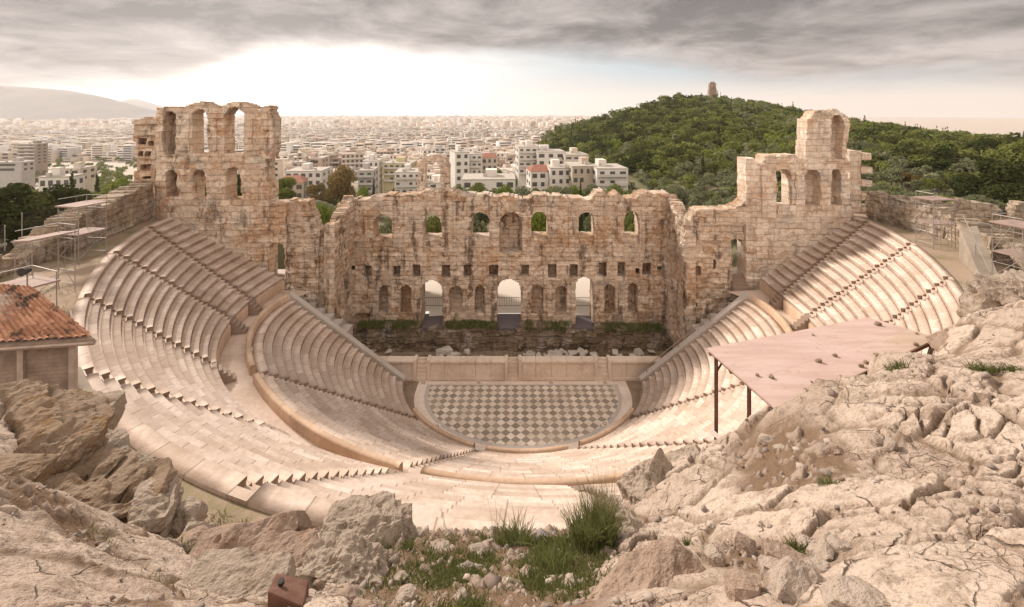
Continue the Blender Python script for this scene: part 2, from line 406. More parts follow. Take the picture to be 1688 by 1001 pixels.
# walkway (diazoma) and podium of the upper tier
th = np.linspace(-97, 97, 160)
def ringsheet(name, Ra, Rb, z, th, mat, nr=3, parent=None):
    V = np.concatenate([np.c_[ring(th, Ra(th) * (1 - f) + Rb(th) * f), np.full(len(th), z)] for f in np.linspace(0, 1, nr)]); n = len(th); Q = []
    for k in range(nr - 1): i = k * n + np.arange(n - 1); Q.append(np.c_[i, i + n, i + n + 1, i + 1])
    V[:, 1] = np.minimum(V[:, 1], 46.3)
    return mesh_np(name, V, np.concatenate(Q)[:, ::-1], mat, parent)
structure(ringsheet('walkway', lambda t: R_par(t) - .2, lambda t: R_up0(t) + .3, ZDIA, th, M['step'], 5))
for i in range(12):
    a, b = up_in[i] + (0 if i == 0 else 1.6), up_in[i + 1] - (0 if i == 11 else 1.6)
    tt = np.linspace(a, b, 12)
    tt = tt[CC[1] - R_up0(tt) * np.cos(np.radians(tt)) < 46.3]
    if len(tt) > 2: curved_wall('podium_wall', lambda t: R_up0(t) - .12, lambda t: R_up0(t) + .25, ZDIA - .05, ZU0 - .3, tt, M['tan_wall'], upper, .04, i)
for i in range(1, 12):                               # little stairs up the podium
    mb = MB()
    a = np.radians(up_in[i]); d = np.array((math.sin(a), -math.cos(a))); r0 = float(R_up0(up_in[i]))
    for k in range(5):
        r = r0 - .95 + k * .26; c = CC + d * r
        mb.box((c[0], c[1], ZDIA + .11 + .13 * k), (.85, .27, .22 + .26 * k), a)
    mb.build('podium_step', M['seatfoot'], upper)
# end walls of the lower tier (analemma) with a sloping marble coping and thin handrail
for sgn, lab in ((-1, 'left'), (1, 'right')):
    s = 0.0 if sgn < 0 else len(lo_in) - 1.0
    ts = np.linspace(0, 1, 13); xy = pt_lo(np.full(13, s), ts); zs = ZL0 + (ZL1 - ZL0) * ts + .45
    root = tag(empty('retaining_wall', (xy[0][0], 43.4, 0), 'marble end wall with sloping coping closing the %s end of the lower tier' % lab, 'wall'), group=None)
    mb = MB()
    for k in range(12):
        mb.hexa([(xy[k][0], 43.12, 0), (xy[k + 1][0], 43.12, 0), (xy[k + 1][0], 43.6, 0), (xy[k][0], 43.6, 0), (xy[k][0], 43.12, zs[k]), (xy[k + 1][0], 43.12, zs[k + 1]), (xy[k + 1][0], 43.6, zs[k + 1]), (xy[k][0], 43.6, zs[k])])
    mb.build('wall_body', M['grey_marble'], root)
    mb = MB()
    mb.hexa([(xy[0][0] - sgn * .2, 43.06, zs[0] - .12), (xy[-1][0], 43.06, zs[-1]), (xy[-1][0], 43.68, zs[-1]), (xy[0][0] - sgn * .2, 43.68, zs[0] - .12), (xy[0][0] - sgn * .2, 43.06, zs[0] + .06), (xy[-1][0], 43.06, zs[-1] + .18), (xy[-1][0], 43.68, zs[-1] + .18), (xy[0][0] - sgn * .2, 43.68, zs[0] + .06)])
    mb.build('coping', M['grey_marble'], root)

# ------------------------------------------------------------------ orchestra
m, t = new_mat('chequered_marble')
c = t.n('ShaderNodeTexCoord').outputs['Object']
q = t.n('ShaderNodeMapping', None, Vector=c, Rotation=(0, 0, R_(45)), Location=(.31, .1, 0)).outputs[0]
ck = t.n('ShaderNodeTexChecker', None, Vector=q, Color1=(1, 1, 1), Color2=(0, 0, 0), Scale=1 / .575)
xs = t.n('ShaderNodeVectorMath', dict(operation='FLOOR'), _0=t.n('ShaderNodeVectorMath', dict(operation='SCALE'), Vector=q, Scale=1 / .575).outputs[0])
wn = t.n('ShaderNodeTexWhiteNoise', None, Vector=xs.outputs[0]).outputs[0]
n = t.noise(c, 3.0, 5, .65); n0 = t.noise(c, .4, 3, .6)
dk = t.mix(wn, (.23, .19, .15), (.36, .295, .235)); lt = t.mix(wn, (.60, .50, .41), (.76, .64, .53))
col = t.mix(ck.outputs[1], dk, lt)
col = t.mix(t.m('MULTIPLY', t.rng(t.m('ADD', n, t.m('MULTIPLY', n0, .5)), .6, .95), .35), col, (.36, .27, .19))
finish(t, col, .6, n, .1, .02); M['check'] = m
def half_disc(name, hw, dn, yb, z, mat, cx=1.0, yc=43.0, n=72, y_in=None):
    th = np.linspace(-math.pi / 2, math.pi / 2, n)
    pts = [(cx + hw * math.sin(a), yc - dn * math.cos(a)) for a in th] + [(cx + hw, yb), (cx - hw, yb)]
    me = bpy.data.meshes.new(name); loc = Vector((cx, yc, 0))
    me.from_pydata([(x - cx, y - yc, z) for x, y in pts], [], [tuple(range(len(pts)))]); me.materials.append(mat); me.update()
    o = bpy.data.objects.new(name, me); COL.objects.link(o); o.location = loc; return o
M['dirt'] = plain('packed_earth', (.30, .215, .155), .95, .4, .8, (.22, .16, .10))
structure(half_disc('orchestra_subfloor', 13.2, 12.0, 50.0, -.02, M['dirt']))
structure(half_disc('orchestra_rim', 10.0, 8.05, 44.66, .004, M['rimstone']))
structure(half_disc('orchestra_border', 9.1, 7.35, 44.1, .009, M['grey_marble']))
structure(half_disc('orchestra_floor', 8.75, 7.0, 43.95, .014, M['check']))
# low kerb round the orchestra: three curved pieces with gaps at the stairs
kerb = empty('orchestra_kerb', (1, 35, 0), 'low curved marble kerb in pieces round the near edge of the chequered floor', 'kerb')
for a, b in ((-66, -25), (-19, 20.5), (27, 66)):
    th = np.linspace(a, b, 30)
    curved_wall('kerb_stone', lambda t: R_in(t) - .50, lambda t: R_in(t) - .16, -.02, 1.10, th, M['tan_wall'], kerb, .05, int(a) + 99)
ringsheet('gutter', lambda t: R_in(t) - .3, lambda t: R_in(t) + .1, .30, np.linspace(-88, 88, 60), M['seatfoot'], 2, kerb)
# small round drain covers let into the rim
for k, (u, v) in enumerate(((698, 631), (789, 631), (908, 631), (997, 631), (720, 703), (808, 742), (922, 739), (997, 699))):
    p = PZ(u, v, .02); mb = MB()
    mb.box((p[0], p[1], .022), (.62, .55, .03), 0.0); b = mb.build('socket_slab', M['rimstone'], None, (p[0], p[1], 0))
    tag(b, 'small square marble slab with a dark round socket in the orchestra rim', 'floor slab', 'socket slabs in the orchestra rim')
    mb = MB(); n_ = 14
    for kk in range(n_):
        a0, a1 = 2 * math.pi * kk / n_, 2 * math.pi * (kk + 1) / n_
        q = [(p[0] + r * math.cos(a), p[1] + r * math.sin(a)) for r, a in ((.10, a0), (.19, a0), (.19, a1), (.10, a1))]
        mb.hexa([(x, y, .03) for x, y in q] + [(x, y, .043) for x, y in q])
    mb.build('socket_ring', M['dirt'], b, None).location = (-p[0], -p[1], 0)

# ------------------------------------------------------------------ stage front (pulpitum)
M['pulp'] = marble('stage_front_marble', (.84, .71, .60), (.72, .59, .48), (.44, .32, .23), .5)
SY = 44.72
pulp = empty('stage_parapet', (0.3, SY, 0), 'low pale marble stage front with three short stairs behind the orchestra', 'stage wall')
def px2x(u, d): return (u - U0) * d / FPX
segs = [(612, 684), (707, 835), (858, 985), (1003, 1092)]
for a, b in segs:
    x0, x1 = px2x(a, SY), px2x(b, SY); mb = MB(); n = max(2, int((x1 - x0) / 1.35))
    for k in range(n):
        xa, xb = x0 + (x1 - x0) * k / n, x0 + (x1 - x0) * (k + 1) / n
        mb.box(((xa + xb) / 2, SY + .45, .85), (xb - xa - .015, .7, 1.70), 0, .006)
    mb.box(((x0 + x1) / 2, SY + .42, .12), (x1 - x0 + .03, .82, .26))
    mb.build('front_panel', M['pulp'], pulp, None, .012)
    mb = MB()
    for k in range(n):
        xa, xb = x0 + (x1 - x0) * k / n, x0 + (x1 - x0) * (k + 1) / n
        mb.box(((xa + xb) / 2, SY + .40, 1.83), (xb - xa - .01, .98, .24), 0, .008)
    mb.build('coping', M['pulp'], pulp, None, .03)
for u in (695, 846, 994):
    x = px2x(u, SY); mb = MB()
    for k in range(6): mb.box((x, SY - .05 + .15 * k, .16 * (k + 1)), (.98, .17, .32 * (k + 1)), 0, .01)
    for s in (-1, 1): mb.box((x + s * .66, SY + .42, 1.02), (.3, 1.02, 2.04), 0, .008)
    mb.build('stage_stair', M['pulp'], pulp, None, .012)
# ------------------------------------------------------------------ ruined masonry walls
def stonegrid(u, z, bl, bh, seed):
    """course / block offsets at (u,z): random per-block value 0..1"""
    row = np.floor(z / bh).astype(np.int64); zr = np.zeros_like(row)
    off = _h(row, zr, zr, seed) * bl
    ln = bl * (.75 + .5 * _h(row, zr + 1, zr, seed))
    ix = np.floor((u + off) / ln).astype(np.int64)
    return _h(ix, row, zr + 3, seed)
def masonry(name, org, ang, U, z0, z1, cell, fn, thick, mat, parent=None, seed=1, relief=.10, bl=1.1, bh=.52, loc=None, jag=.05):
    """wall in the vertical plane through org, along angle ang; fn(u,z)->(depth of the face behind the plane, nan = no stone)"""
    nu, nz = int(round(U / cell)), int(round((z1 - z0) / cell))
    uc, zc = (np.arange(nu) + .5) * cell, z0 + (np.arange(nz) + .5) * cell
    UU, ZZ = np.meshgrid(uc, zc, indexing='ij')
    d = fn(UU, ZZ); d = np.where(d >= thick, np.nan, d)
    blk = stonegrid(UU, ZZ, bl, bh, seed)
    pad = np.full((nu + 2, nz + 2), np.nan); pad[1:-1, 1:-1] = d
    V, Q, A, UV = [], [], [], []; cnt = [0]
    def quad(u, z, dd, a):                           # arrays (n,4)
        n = len(u); V.append(np.stack((u, dd, z), -1).reshape(-1, 3)); UV.append(np.stack((u + dd, z), -1).reshape(-1, 2))
        Q.append(cnt[0] + np.arange(n * 4).reshape(n, 4)); A.append(a); cnt[0] += n * 4
    s = ~np.isnan(d); iu, iz = np.nonzero(s)
    ua, za, dd = iu * cell, z0 + iz * cell, d[s]; c = cell
    st = lambda *k: np.stack(k, -1)
    quad(st(ua, ua + c, ua + c, ua), st(za, za, za + c, za + c), st(dd, dd, dd, dd), blk[s])
    quad(st(ua, ua, ua + c, ua + c), st(za, za + c, za + c, za), st(*[np.full(len(ua), thick)] * 4), blk[s])
    for du, dz in ((1, 0), (-1, 0), (0, 1), (0, -1)):
        nb = pad[1 + du:nu + 1 + du, 1 + dz:nz + 1 + dz]; e = np.where(np.isnan(nb), thick, nb)
        k = s & (e > d + 1e-4); iu, iz = np.nonzero(k); a0, a1 = d[k], e[k]
        if not len(iu): continue
        span = np.maximum(1, np.ceil((a1 - a0) / .7)).astype(int)
        for sp in np.unique(span):
            sel = span == sp
            for q in range(sp):
                b0 = a0[sel] + (a1 - a0)[sel] * q / sp; b1 = a0[sel] + (a1 - a0)[sel] * (q + 1) / sp
                i, j = iu[sel], iz[sel]
                if du:
                    u_ = (i + (du > 0)) * c; z_ = z0 + j * c
                    quad(st(u_, u_, u_, u_), st(z_, z_, z_ + c, z_ + c) if du > 0 else st(z_, z_ + c, z_ + c, z_), st(b0, b1, b1, b0) if du > 0 else st(b0, b0, b1, b1), blk[k][sel])
                else:
                    z_ = z0 + (j + (dz > 0)) * c; u_ = i * c
                    quad(st(u_, u_ + c, u_ + c, u_), st(z_, z_, z_, z_), st(b0, b0, b1, b1) if dz > 0 else st(b1, b1, b0, b0), blk[k][sel])
    V = np.concatenate(V); Q = np.concatenate(Q); A = np.concatenate(A); UV = np.concatenate(UV)
    # roughness: block relief, noise, crumbled edges; a function of position only, so faces stay joined
    p = V[:, [0, 2, 1]]
    front = V[:, 1] < thick * .9
    rel = (stonegrid(V[:, 0], V[:, 2], bl, bh, seed) - .5) * relief + fbm(p * .9, 4, seed) * relief * 1.3 + fbm(p * 4, 2, seed + 5) * relief * .5
    V[:, 1] += np.where(front, rel, 0)
    V[:, 0] += fbm(p * 2.2, 3, seed + 11) * jag * 1.6; V[:, 2] += fbm(p * 2.0, 3, seed + 21) * jag * 1.6
    ca, sa = math.cos(ang), math.sin(ang)
    W = np.stack((org[0] + V[:, 0] * ca - V[:, 1] * sa, org[1] + V[:, 0] * sa + V[:, 1] * ca, V[:, 2]), -1)
    return mesh_np(name, W, Q, mat, parent, UV, dict(block=A), loc=loc)

def arch(u, v, uc, w, vt, vb):                       # in photo pixels, flat sill, round head
    r = w / 2; return (np.abs(u - uc) < r) & (v < vb) & (v > vt) & ((v > vt + r) | (np.hypot(u - uc, v - vt - r) < r))
def rect(u, v, a, b, c, d): return (u > a) & (u < b) & (v > c) & (v < d)

def frontal(D, x0):
    return lambda U, Z: ((U + x0) * FPX / D + U0, VH + (EYE - Z) * FPX / D)

# ---- main stage wall
DS = 52.0; xs0 = px2x(556, DS); UPX = frontal(DS, xs0)
top_u = [556, 570, 585, 600, 612, 640, 668, 690, 700, 722, 745, 760, 775, 800, 820, 835, 850, 872, 880, 893, 905, 930, 950, 965, 978, 984, 996, 1004, 1018, 1026, 1048, 1054, 1075, 1104, 1110, 1120]
top_v = [336, 335, 330, 330, 326, 323, 322, 319, 315, 315, 317, 321, 323, 321, 325, 325, 328, 328, 322, 319, 322, 326, 326, 328, 326, 316, 316, 324, 318, 326, 326, 318, 319, 320, 330, 336]
def stage_fn(U, Z):
    u, v = UPX(U, Z)
    d = .10 + .12 * fbm(np.stack((U * .35, Z * .35, U * 0), -1).reshape(-1, 3), 3, 31).reshape(U.shape)
    d = np.where((v < 412), d + .0, d - .12)          # storey set-back
    for a, b in ((575, 584), (600, 606), (655, 664), (738, 746), (812, 820), (862, 871), (908, 918), (938, 947), (985, 995), (1018, 1027), (1058, 1068)):
        d = np.where(rect(u, v, a, b, 335, 412), d - .14, d)   # flat piers between the windows
    for uc, w, vt, vb in ((630, 31, 354, 395), (712, 30, 354, 393), (792, 29, 351, 392), (889, 28, 350, 391), (967, 25, 350, 391), (1042, 24, 349, 390)):
        d = np.where(rect(u, v, uc - w / 2 - 1, uc + w / 2 + 1, vb, vb + 14), d + .45, d); d = np.where(arch(u, v, uc, w, vt, vb), 99, d)
    d = np.where(arch(u, v, 842, 37, 350, 417), 1.9, d)
    d = np.where(rect(u, v, 829, 839, 384, 405), 2.2, d)
    for uc, w, a, b in ((581, 8, 438, 446), (606, 14, 438, 459), (654, 12, 438, 456), (687, 13, 437, 458), (735, 13, 437, 458), (771, 13, 437, 458), (814, 14, 436, 457), (866, 13, 436, 457), (910, 15, 436, 458), (946, 13, 436, 458), (993, 13, 433, 456), (1025, 12, 433, 456), (1066, 14, 433, 452), (1051, 8, 441, 452), (1087, 7, 440, 446)):
        d = np.where(rect(u, v, uc - w / 2, uc + w / 2, a, b), 1.6, d)
    for uc, w, vt, vb in ((632, 15, 471, 516), (669, 19, 470, 517), (752, 22, 471, 517), (791, 17, 471, 517), (886, 21, 470, 517), (925, 19, 471, 517), (1005, 18, 469, 517), (1043, 17, 466, 516)):
        d = np.where(arch(u, v, uc, w, vt, vb), 1.35, d)
    for uc, w, vt, vb in ((711.5, 35, 462, 545), (839, 39, 460, 545), (963.5, 30, 457, 545)):
        d = np.where(arch(u, v, uc, w, vt, vb), 99, d)
    for a, b in ((645, 655), (683, 692), (731, 738), (768, 776), (806, 815), (862, 872), (902, 911), (941, 948), (980, 988), (1020, 1029), (1058, 1068)):
        d = np.where(rect(u, v, a, b, 466, 530), d - .13, d)
    d = np.where(rect(u, v, 560, 1115, 461, 464), d - .08, d)
    d = np.where(rect(u, v, 585, 610, 517, 530), d + .7, d)
    tv = np.interp(u, top_u, top_v) + 4.0 * fbm(np.stack((U * 1.2, U * 0, U * 0), -1).reshape(-1, 3), 3, 77).reshape(U.shape)
    return np.where(v < tv, np.nan, d)
sw = masonry('stage_wall', (xs0, DS), 0, px2x(1120, DS) - xs0, 0.0, 18.0, .125, stage_fn, 2.3, M['stage'], None, 5, .16, 1.2, .55, (0.3, DS, 0))
tag(sw, 'long ruined two storey stage wall of brown limestone with a row of arched windows', 'ruined wall')

# ---- broken arch standing above the stage wall
DA = 54.6; xa0 = px2x(684, DA); APX = frontal(DA, xa0)
def arch_fn(U, Z):
    u, v = APX(U, Z); nz = 2.5 * fbm(np.stack((U * 1.5, Z * 1.5, U * 0), -1).reshape(-1, 3), 3, 9).reshape(U.shape)
    body = ((u > 688 + nz) & (u < 741 + nz) & (v > 272)) | (np.hypot(u - 715 + nz, (v - 277) * 1.15) < 26)
    hole = arch(u, v, 713 + nz * .5, 27, 267, 340)
    body &= ~((u < 698) & (v > 290) & (v < 300) & (u > 694)); 
    return np.where(body & ~hole, .0 + .1 * np.sin(U * 3), np.nan)
ra = masonry('ruined_arch', (xa0, DA), 0, px2x(746, DA) - xa0, 15.2, 22.0, .12, arch_fn, 1.3, M['towerpale'], None, 15, .2, .7, .4, (px2x(713, DA), DA, 15.2))
tag(ra, 'freestanding broken arch rising above the middle of the stage wall', 'ruined arch')

# ---- left wing tower
DT = 46.5
xl0 = px2x(256, DT); LPX = frontal(DT, xl0)
def seatline_z(x): return np.interp(np.abs(x - 1), [23.5, 34.5, 36], [ZDIA - .3, ZU1 - .6, ZU1 - .6])
ltu = [256, 262, 272, 300, 318, 330, 346, 360, 372, 388, 404, 418, 424, 440, 446]
ltv = [181, 178, 174, 175, 171, 168, 172, 178, 170, 166, 170, 178, 180, 174, 178]
def ltower_fn(U, Z):
    u, v = LPX(U, Z); d = .1 + .14 * fbm(np.stack((U * .4, Z * .4, U * 0), -1).reshape(-1, 3), 3, 41).reshape(U.shape)
    for a, b in ((262, 268), (292, 302), (302, 311), (344, 356), (404, 416), (430, 440)): d = np.where(rect(u, v, a, b, 196, 250), d - .15, d)
    d = np.where(v > 262, d - .1, d)
    for uc, w, vt, vb, dp in ((279, 20, 183, 256, 1.55), (328, 27, 180, 254, 99), (385, 34, 177, 254, 99), (282, 21, 280, 325, 1.6), (328, 22, 279, 328, 99), (385, 24, 276, 330, 99)):
        d = np.where(rect(u, v, uc - w / 2 - 2, uc + w / 2 + 2, vb, vb + 12) & (vb < 300), d - .12, d)
        d = np.where(arch(u, v, uc, w, vt, vb), dp, d)
    tv = np.interp(u, ltu, ltv) + 3.4 * fbm(np.stack((U * 1.1, U * 0, U * 0), -1).reshape(-1, 3), 3, 78).reshape(U.shape)
    lim = 445 + 5 * fbm(np.stack((Z * .8, Z * 0, Z * 0), -1).reshape(-1, 3), 3, 5).reshape(U.shape) - np.where((v > 262) & (v < 300), 6, 0)
    d = np.where((v < tv) | ((u > lim) & (v < 336)), np.nan, d)
    d = np.where(arch(u, v, 455, 27, 400, 480), 99, d)
    return d
lt = empty('wing_tower', (-28, DT, 8), 'tall ruined left wing tower pierced by three high arches against the bright sky', 'ruined tower')
masonry('tower_wall', (xl0, DT), 0, px2x(471, DT) - xl0, 6.0, 27.8, .125, ltower_fn, 1.9, M['tower'], lt, 6, .17, 1.3, .62)
# side buttress with toothed blocks, left of the tower
xb0 = px2x(212, 49.0); BPX = frontal(49.0, xb0)
def butt_fn(U, Z):
    u, v = BPX(U, Z); row = np.floor(Z / .62).astype(np.int64); z0_ = np.zeros_like(row)
    edge = 217 + 5 * (_h(row, z0_, z0_, 3) - .5) + (v - 200) * .06
    d = np.where(_h(row // 1, z0_ + 7, z0_, 4) > .55, .0, .28)
    for a, b, c, e in ((226, 238, 228, 238), (240, 248, 232, 240), (228, 236, 250, 258), (238, 246, 250, 258), (228, 246, 272, 279), (236, 248, 290, 296)): d = np.where(rect(u, v, a, b, c, e), 1.2, d)
    return np.where((v < 199 - (u - 217) * .18 + 2 * (_h((U / .8).astype(np.int64), z0_, z0_, 8) - .5)) | (u < edge), np.nan, d)
masonry('buttress', (xb0, 49.0), 0, px2x(262, 49.0) - xb0 + .3, 10.0, 26.8, .14, butt_fn, 3.0, M['tower'], lt, 16, .16, 1.2, .62)
# ---- left lower wing wall
xw0 = px2x(471, DT) + .02; WPX = frontal(DT, xw0)
wu = [446, 450, 506, 509, 514, 519, 527, 531, 540, 548, 556]; wv = [333, 331, 332, 350, 356, 376, 384, 392, 380, 372, 368]
def lwing_fn(U, Z):
    u, v = WPX(U, Z); d = .1 + .32 * fbm(np.stack((U * .5, Z * .35, U * 0), -1).reshape(-1, 3), 3, 43).reshape(U.shape)
    d = np.where(v > 410, d - .0, d + .25); d = np.where((u > 523) & (v > 390), d + .35, d)
    tv = np.interp(u, wu, wv) + 3.0 * fbm(np.stack((U * 1.3, U * 0, U * 0), -1).reshape(-1, 3), 3, 80).reshape(U.shape)
    return np.where(v < tv, np.nan, d)
lw = empty('wing_wall', (-20, DT, 0), 'broken left wing wall stepping down from the tower beside the stage', 'ruined wall')
masonry('wall_body', (xw0, DT), 0, px2x(552, DT) - xw0, 0.0, 17.6, .125, lwing_fn, 1.8, M['stage'], lw, 26, .26, 1.2, .55)
xr = px2x(552, DT) - .03
def lret_fn(U, Z):                                  # inner return towards the stage wall
    top = np.interp(U, [0, 1.2, 2.0, 3.2, 5.6], [14.8, 14.4, 15.3, 15.6, 16.6]) + .3 * fbm(np.stack((U * 1.3, U * 0, U * 0), -1).reshape(-1, 3), 3, 81).reshape(U.shape)
    d = .15 + .3 * fbm(np.stack((U * .6, Z * .4, U * 0), -1).reshape(-1, 3), 3, 45).reshape(U.shape)
    d = np.where((np.abs(U - 3.4) < .6) & (Z > 3) & (Z < 8.5), .7, d)
    return np.where(Z > top, np.nan, d)
masonry('return_wall', (xr + .1, DT + .1), math.pi / 2 , 5.6, 0.0, 17.4, .14, lambda U, Z: lret_fn(U, Z), 1.2, M['stage'], lw, 27, .24, 1.1, .55)

# ---- right wing: return, lower wing wall, tower
rw = empty('wing_wall', (20, DT, 0), 'broken right wing wall with a tall arched side door beside the stage', 'ruined wall')
xq = px2x(1129, DT)
def rret_fn(U, Z):                                  # U runs from the stage wall towards the camera
    top = np.interp(U, [0, 2.0, 3.2, 4.5, 5.6], [16.7, 16.2, 15.4, 14.8, 14.2]) + .3 * fbm(np.stack((U * 1.3, U * 0, U * 0), -1).reshape(-1, 3), 3, 82).reshape(U.shape)
    d = .1 + .15 * fbm(np.stack((U * .6, Z * .4, U * 0), -1).reshape(-1, 3), 3, 46).reshape(U.shape)
    A = lambda c, w, zt, zb: (np.abs(U - c) < w / 2) & (Z > zb) & ((Z < zt - w / 2) | (np.hypot(U - c, Z - zt + w / 2) < w / 2))
    d = np.where(A(2.3, 1.8, 13.5, 9.5), .95, d); d = np.where(A(2.0, 1.9, 7.4, 1.8), 99, d); d = np.where(A(4.4, 1.0, 6.8, 2.8), .7, d)
    d = np.where((np.abs(U - 4.2) < .4) & (Z > 8) & (Z < 9.2), .9, d)
    return np.where(Z > top, np.nan, d)
masonry('return_wall', (xq - .1, DS + .1), -math.pi / 2, 5.6, 0.0, 17.4, .14, rret_fn, 1.2, M['stage'], rw, 28, .18, 1.1, .55)
xw1 = xq + .02; VPX = frontal(DT, xw1)
ru = [1128, 1136, 1142, 1146, 1152, 1166, 1180, 1210, 1222, 1228, 1236]; rv = [356, 366, 358, 350, 346, 344, 346, 343, 336, 330, 330]
def rwing_fn(U, Z):
    u, v = VPX(U, Z); d = .1 + .32 * fbm(np.stack((U * .5, Z * .35, U * 0), -1).reshape(-1, 3), 3, 47).reshape(U.shape)
    d = np.where(v < 372, d - .1, d + .15); d = np.where((v > 388) & (v < 396), d - .25, d)
    for a, b, c, e in ((1146, 1156, 440, 456), (1176, 1182, 430, 446), (1142, 1152, 500, 508)): d = np.where(rect(u, v, a, b, c, e), .9, d)
    tv = np.interp(u, ru, rv) + 3.0 * fbm(np.stack((U * 1.3, U * 0, U * 0), -1).reshape(-1, 3), 3, 83).reshape(U.shape)
    d = np.where(arch(u, v, 1219, 21, 396, 480), 99, d)
    return np.where(v < tv, np.nan, d)
masonry('wall_body', (xw1, DT), 0, px2x(1230, DT) - xw1, 0.0, 17.6, .125, rwing_fn, 1.8, M['stage'], rw, 29, .26, 1.2, .55)
rt = empty('wing_tower', (29, DT, 8), 'ruined right wing tower with one tall surviving pier and a row of arches', 'ruined tower')
xt0 = px2x(1230, DT) + .02; TPX = frontal(DT, xt0)
rtu = [1226, 1231, 1247, 1248, 1258, 1262, 1279, 1280, 1290, 1314, 1316, 1331, 1332, 1340, 1346, 1352, 1384, 1396, 1403, 1406, 1412]
rtv = [268, 263, 262, 274, 272, 256, 256, 262, 254, 255, 262, 264, 198, 196, 186, 183, 182, 188, 198, 210, 218]
def rtower_fn(U, Z):
    u, v = TPX(U, Z); d = .12 + .2 * fbm(np.stack((U * .4, Z * .4, U * 0), -1).reshape(-1, 3), 3, 48).reshape(U.shape)
    d = np.where((u > 1331) & (v < 262), d + .2, d)
    d = np.where(rect(u, v, 1254, 1278, 270, 360), d - .25, d); d = np.where(rect(u, v, 1312, 1326, 282, 340), d - .15, d)
    for uc, w, vt, vb, dp in ((1294, 22, 279, 340, 99), (1340, 24, 279, 340, 1.3), (1381, 18, 279, 340, 1.5), (1383, 20, 190, 264, 1.5)):
        d = np.where(arch(u, v, uc, w, vt, vb), dp, d)
    d = np.where(rect(u, v, 1282, 1290, 282, 340), 99, d)
    d = np.where(rect(u, v, 1282, 1312, 340, 354), d - .2, d)
    tv = np.interp(u, rtu, rtv) + 3.4 * fbm(np.stack((U * 1.2, U * 0, U * 0), -1).reshape(-1, 3), 3, 84).reshape(U.shape)
    row = np.floor(Z / .62).astype(np.int64); e = 1404 + 8 * (_h(row, row * 0, row * 0, 6) - .5)
    d = np.where((v < tv) | (u > e), np.nan, d)
    return d
masonry('tower_wall', (xt0, DT), 0, px2x(1410, DT) - xt0, 6.0, 27.0, .125, rtower_fn, 1.9, M['towerpale'], rt, 30, .17, 1.3, .62)
xu0 = px2x(1402, 48.6); XPX = frontal(48.6, xu0)
def rbutt_fn(U, Z):
    u, v = XPX(U, Z); row = np.floor(Z / .70).astype(np.int64); o = (row % 2)
    e = np.where(o == 0, 1437, 1424) + 3 * (_h(row, row * 0, row * 0, 9) - .5)
    d = np.where(o == 0, 0.0, .45); d = np.where(u < 1420, .15, d)
    return np.where((v < 249) | (u > e), np.nan, d)
masonry('buttress', (xu0, 48.6), 0, px2x(1441, 48.6) - xu0, 12.0, 23.0, .12, rbutt_fn, 2.4, M['towerpale'], rt, 31, .10, 1.2, .70)

# ---- ruined podium below the stage wall
xp0 = px2x(572, 50.2); PPX = frontal(50.2, xp0)
def pod_fn(U, Z):
    u, v = PPX(U, Z); n = fbm(np.stack((U * .7, Z * .7, U * 0), -1).reshape(-1, 3), 3, 50).reshape(U.shape)
    blkz = stonegrid(U, Z, 1.5, .5, 60)
    d = np.where(Z > 1.3, .45, .0) + .3 * n + .3 * (blkz - .5)
    top = np.interp(u, [572, 600, 605, 690, 694, 729, 731, 815, 819, 858, 860, 945, 949, 980, 984, 1040, 1046, 1082, 1094, 1110], [1.4, 1.5, 2.5, 2.6, 1.9, 1.9, 2.5, 2.4, 1.9, 1.9, 2.5, 2.4, 1.9, 1.9, 2.5, 2.2, 2.3, 2.1, 1.2, 1.1]) + .35 * (stonegrid(U, U * 0, 1.1, .5, 61) - .5)
    return np.where(Z > top, np.nan, d)
pod = masonry('stage_podium', (xp0, 50.2), 0, px2x(1110, 50.2) - xp0, -.2, 3.0, .12, pod_fn, 2.2, M['podium'], None, 33, .22, 1.4, .5, (0, 50.2, 0))
tag(pod, 'dark mossy ruined stone podium along the foot of the stage wall', 'podium')

# ---- landings, wide grey stairs and steps up to the wing doors
for sg, lab in ((-1, 'left'), (1, 'right')):
    X = lambda x: 1 + sg * x
    st = empty('wing_stair', (X(20), 44.8, 0), 'wide grey marble steps running down beside the %s wing wall' % lab, 'stair')
    for k in range(7):
        x1, x0_ = 23.4 - k * .92, 23.4 - (k + 1) * .92; z = 8.1 - .55 * k
        mb = MB(); mb.box(((X(x0_) + X(x1)) / 2, 44.95, z / 2), (.92 + (1.2 if k == 0 else 0), 2.6, z)); mb.build('step', M['grey_marble'], st, None, .03)
    en = empty('door_steps', (X(23.7), 46, 8), 'narrow worn stone steps up to the %s wing doorway' % lab, 'stair')
    xc = px2x(455 if sg < 0 else 1219, DT)
    mb = MB()
    for k in range(5): mb.box((xc, 46.0 + .3 * k, 8.05 + .15 * k), (1.5, .34, .4 + .3 * k))
    mb.build('steps', M['seatfoot'], en, None, .02)
    mb = MB()
    mb.box((xc, 48.3, 8.4), (3, 2.4, 1.6)); mb.build('landing', M['grey_marble'], en)
    # posts and handrails
    hr = empty('handrail', (X(19), 43.4, 3), 'thin grey metal handrail sloping down the %s end of the lower seats' % lab, 'handrail')
    ends = (P(530, 528, 43.4), P(640, 618, 43.4)) if sg < 0 else (P(1171, 521, 43.4), P(1066, 604, 43.4))
    mb = MB(); mb.bar(ends[0], ends[1], .07); mb.build('rail', M['seatfoot'], hr)
    for f in (0, .5, 1):
        q = ends[0] * (1 - f) + ends[1] * f; mb = MB(); mb.bar(q, (q[0], q[1], q[2] - 1.0), .07); mb.build('post', M['seatfoot'], hr)
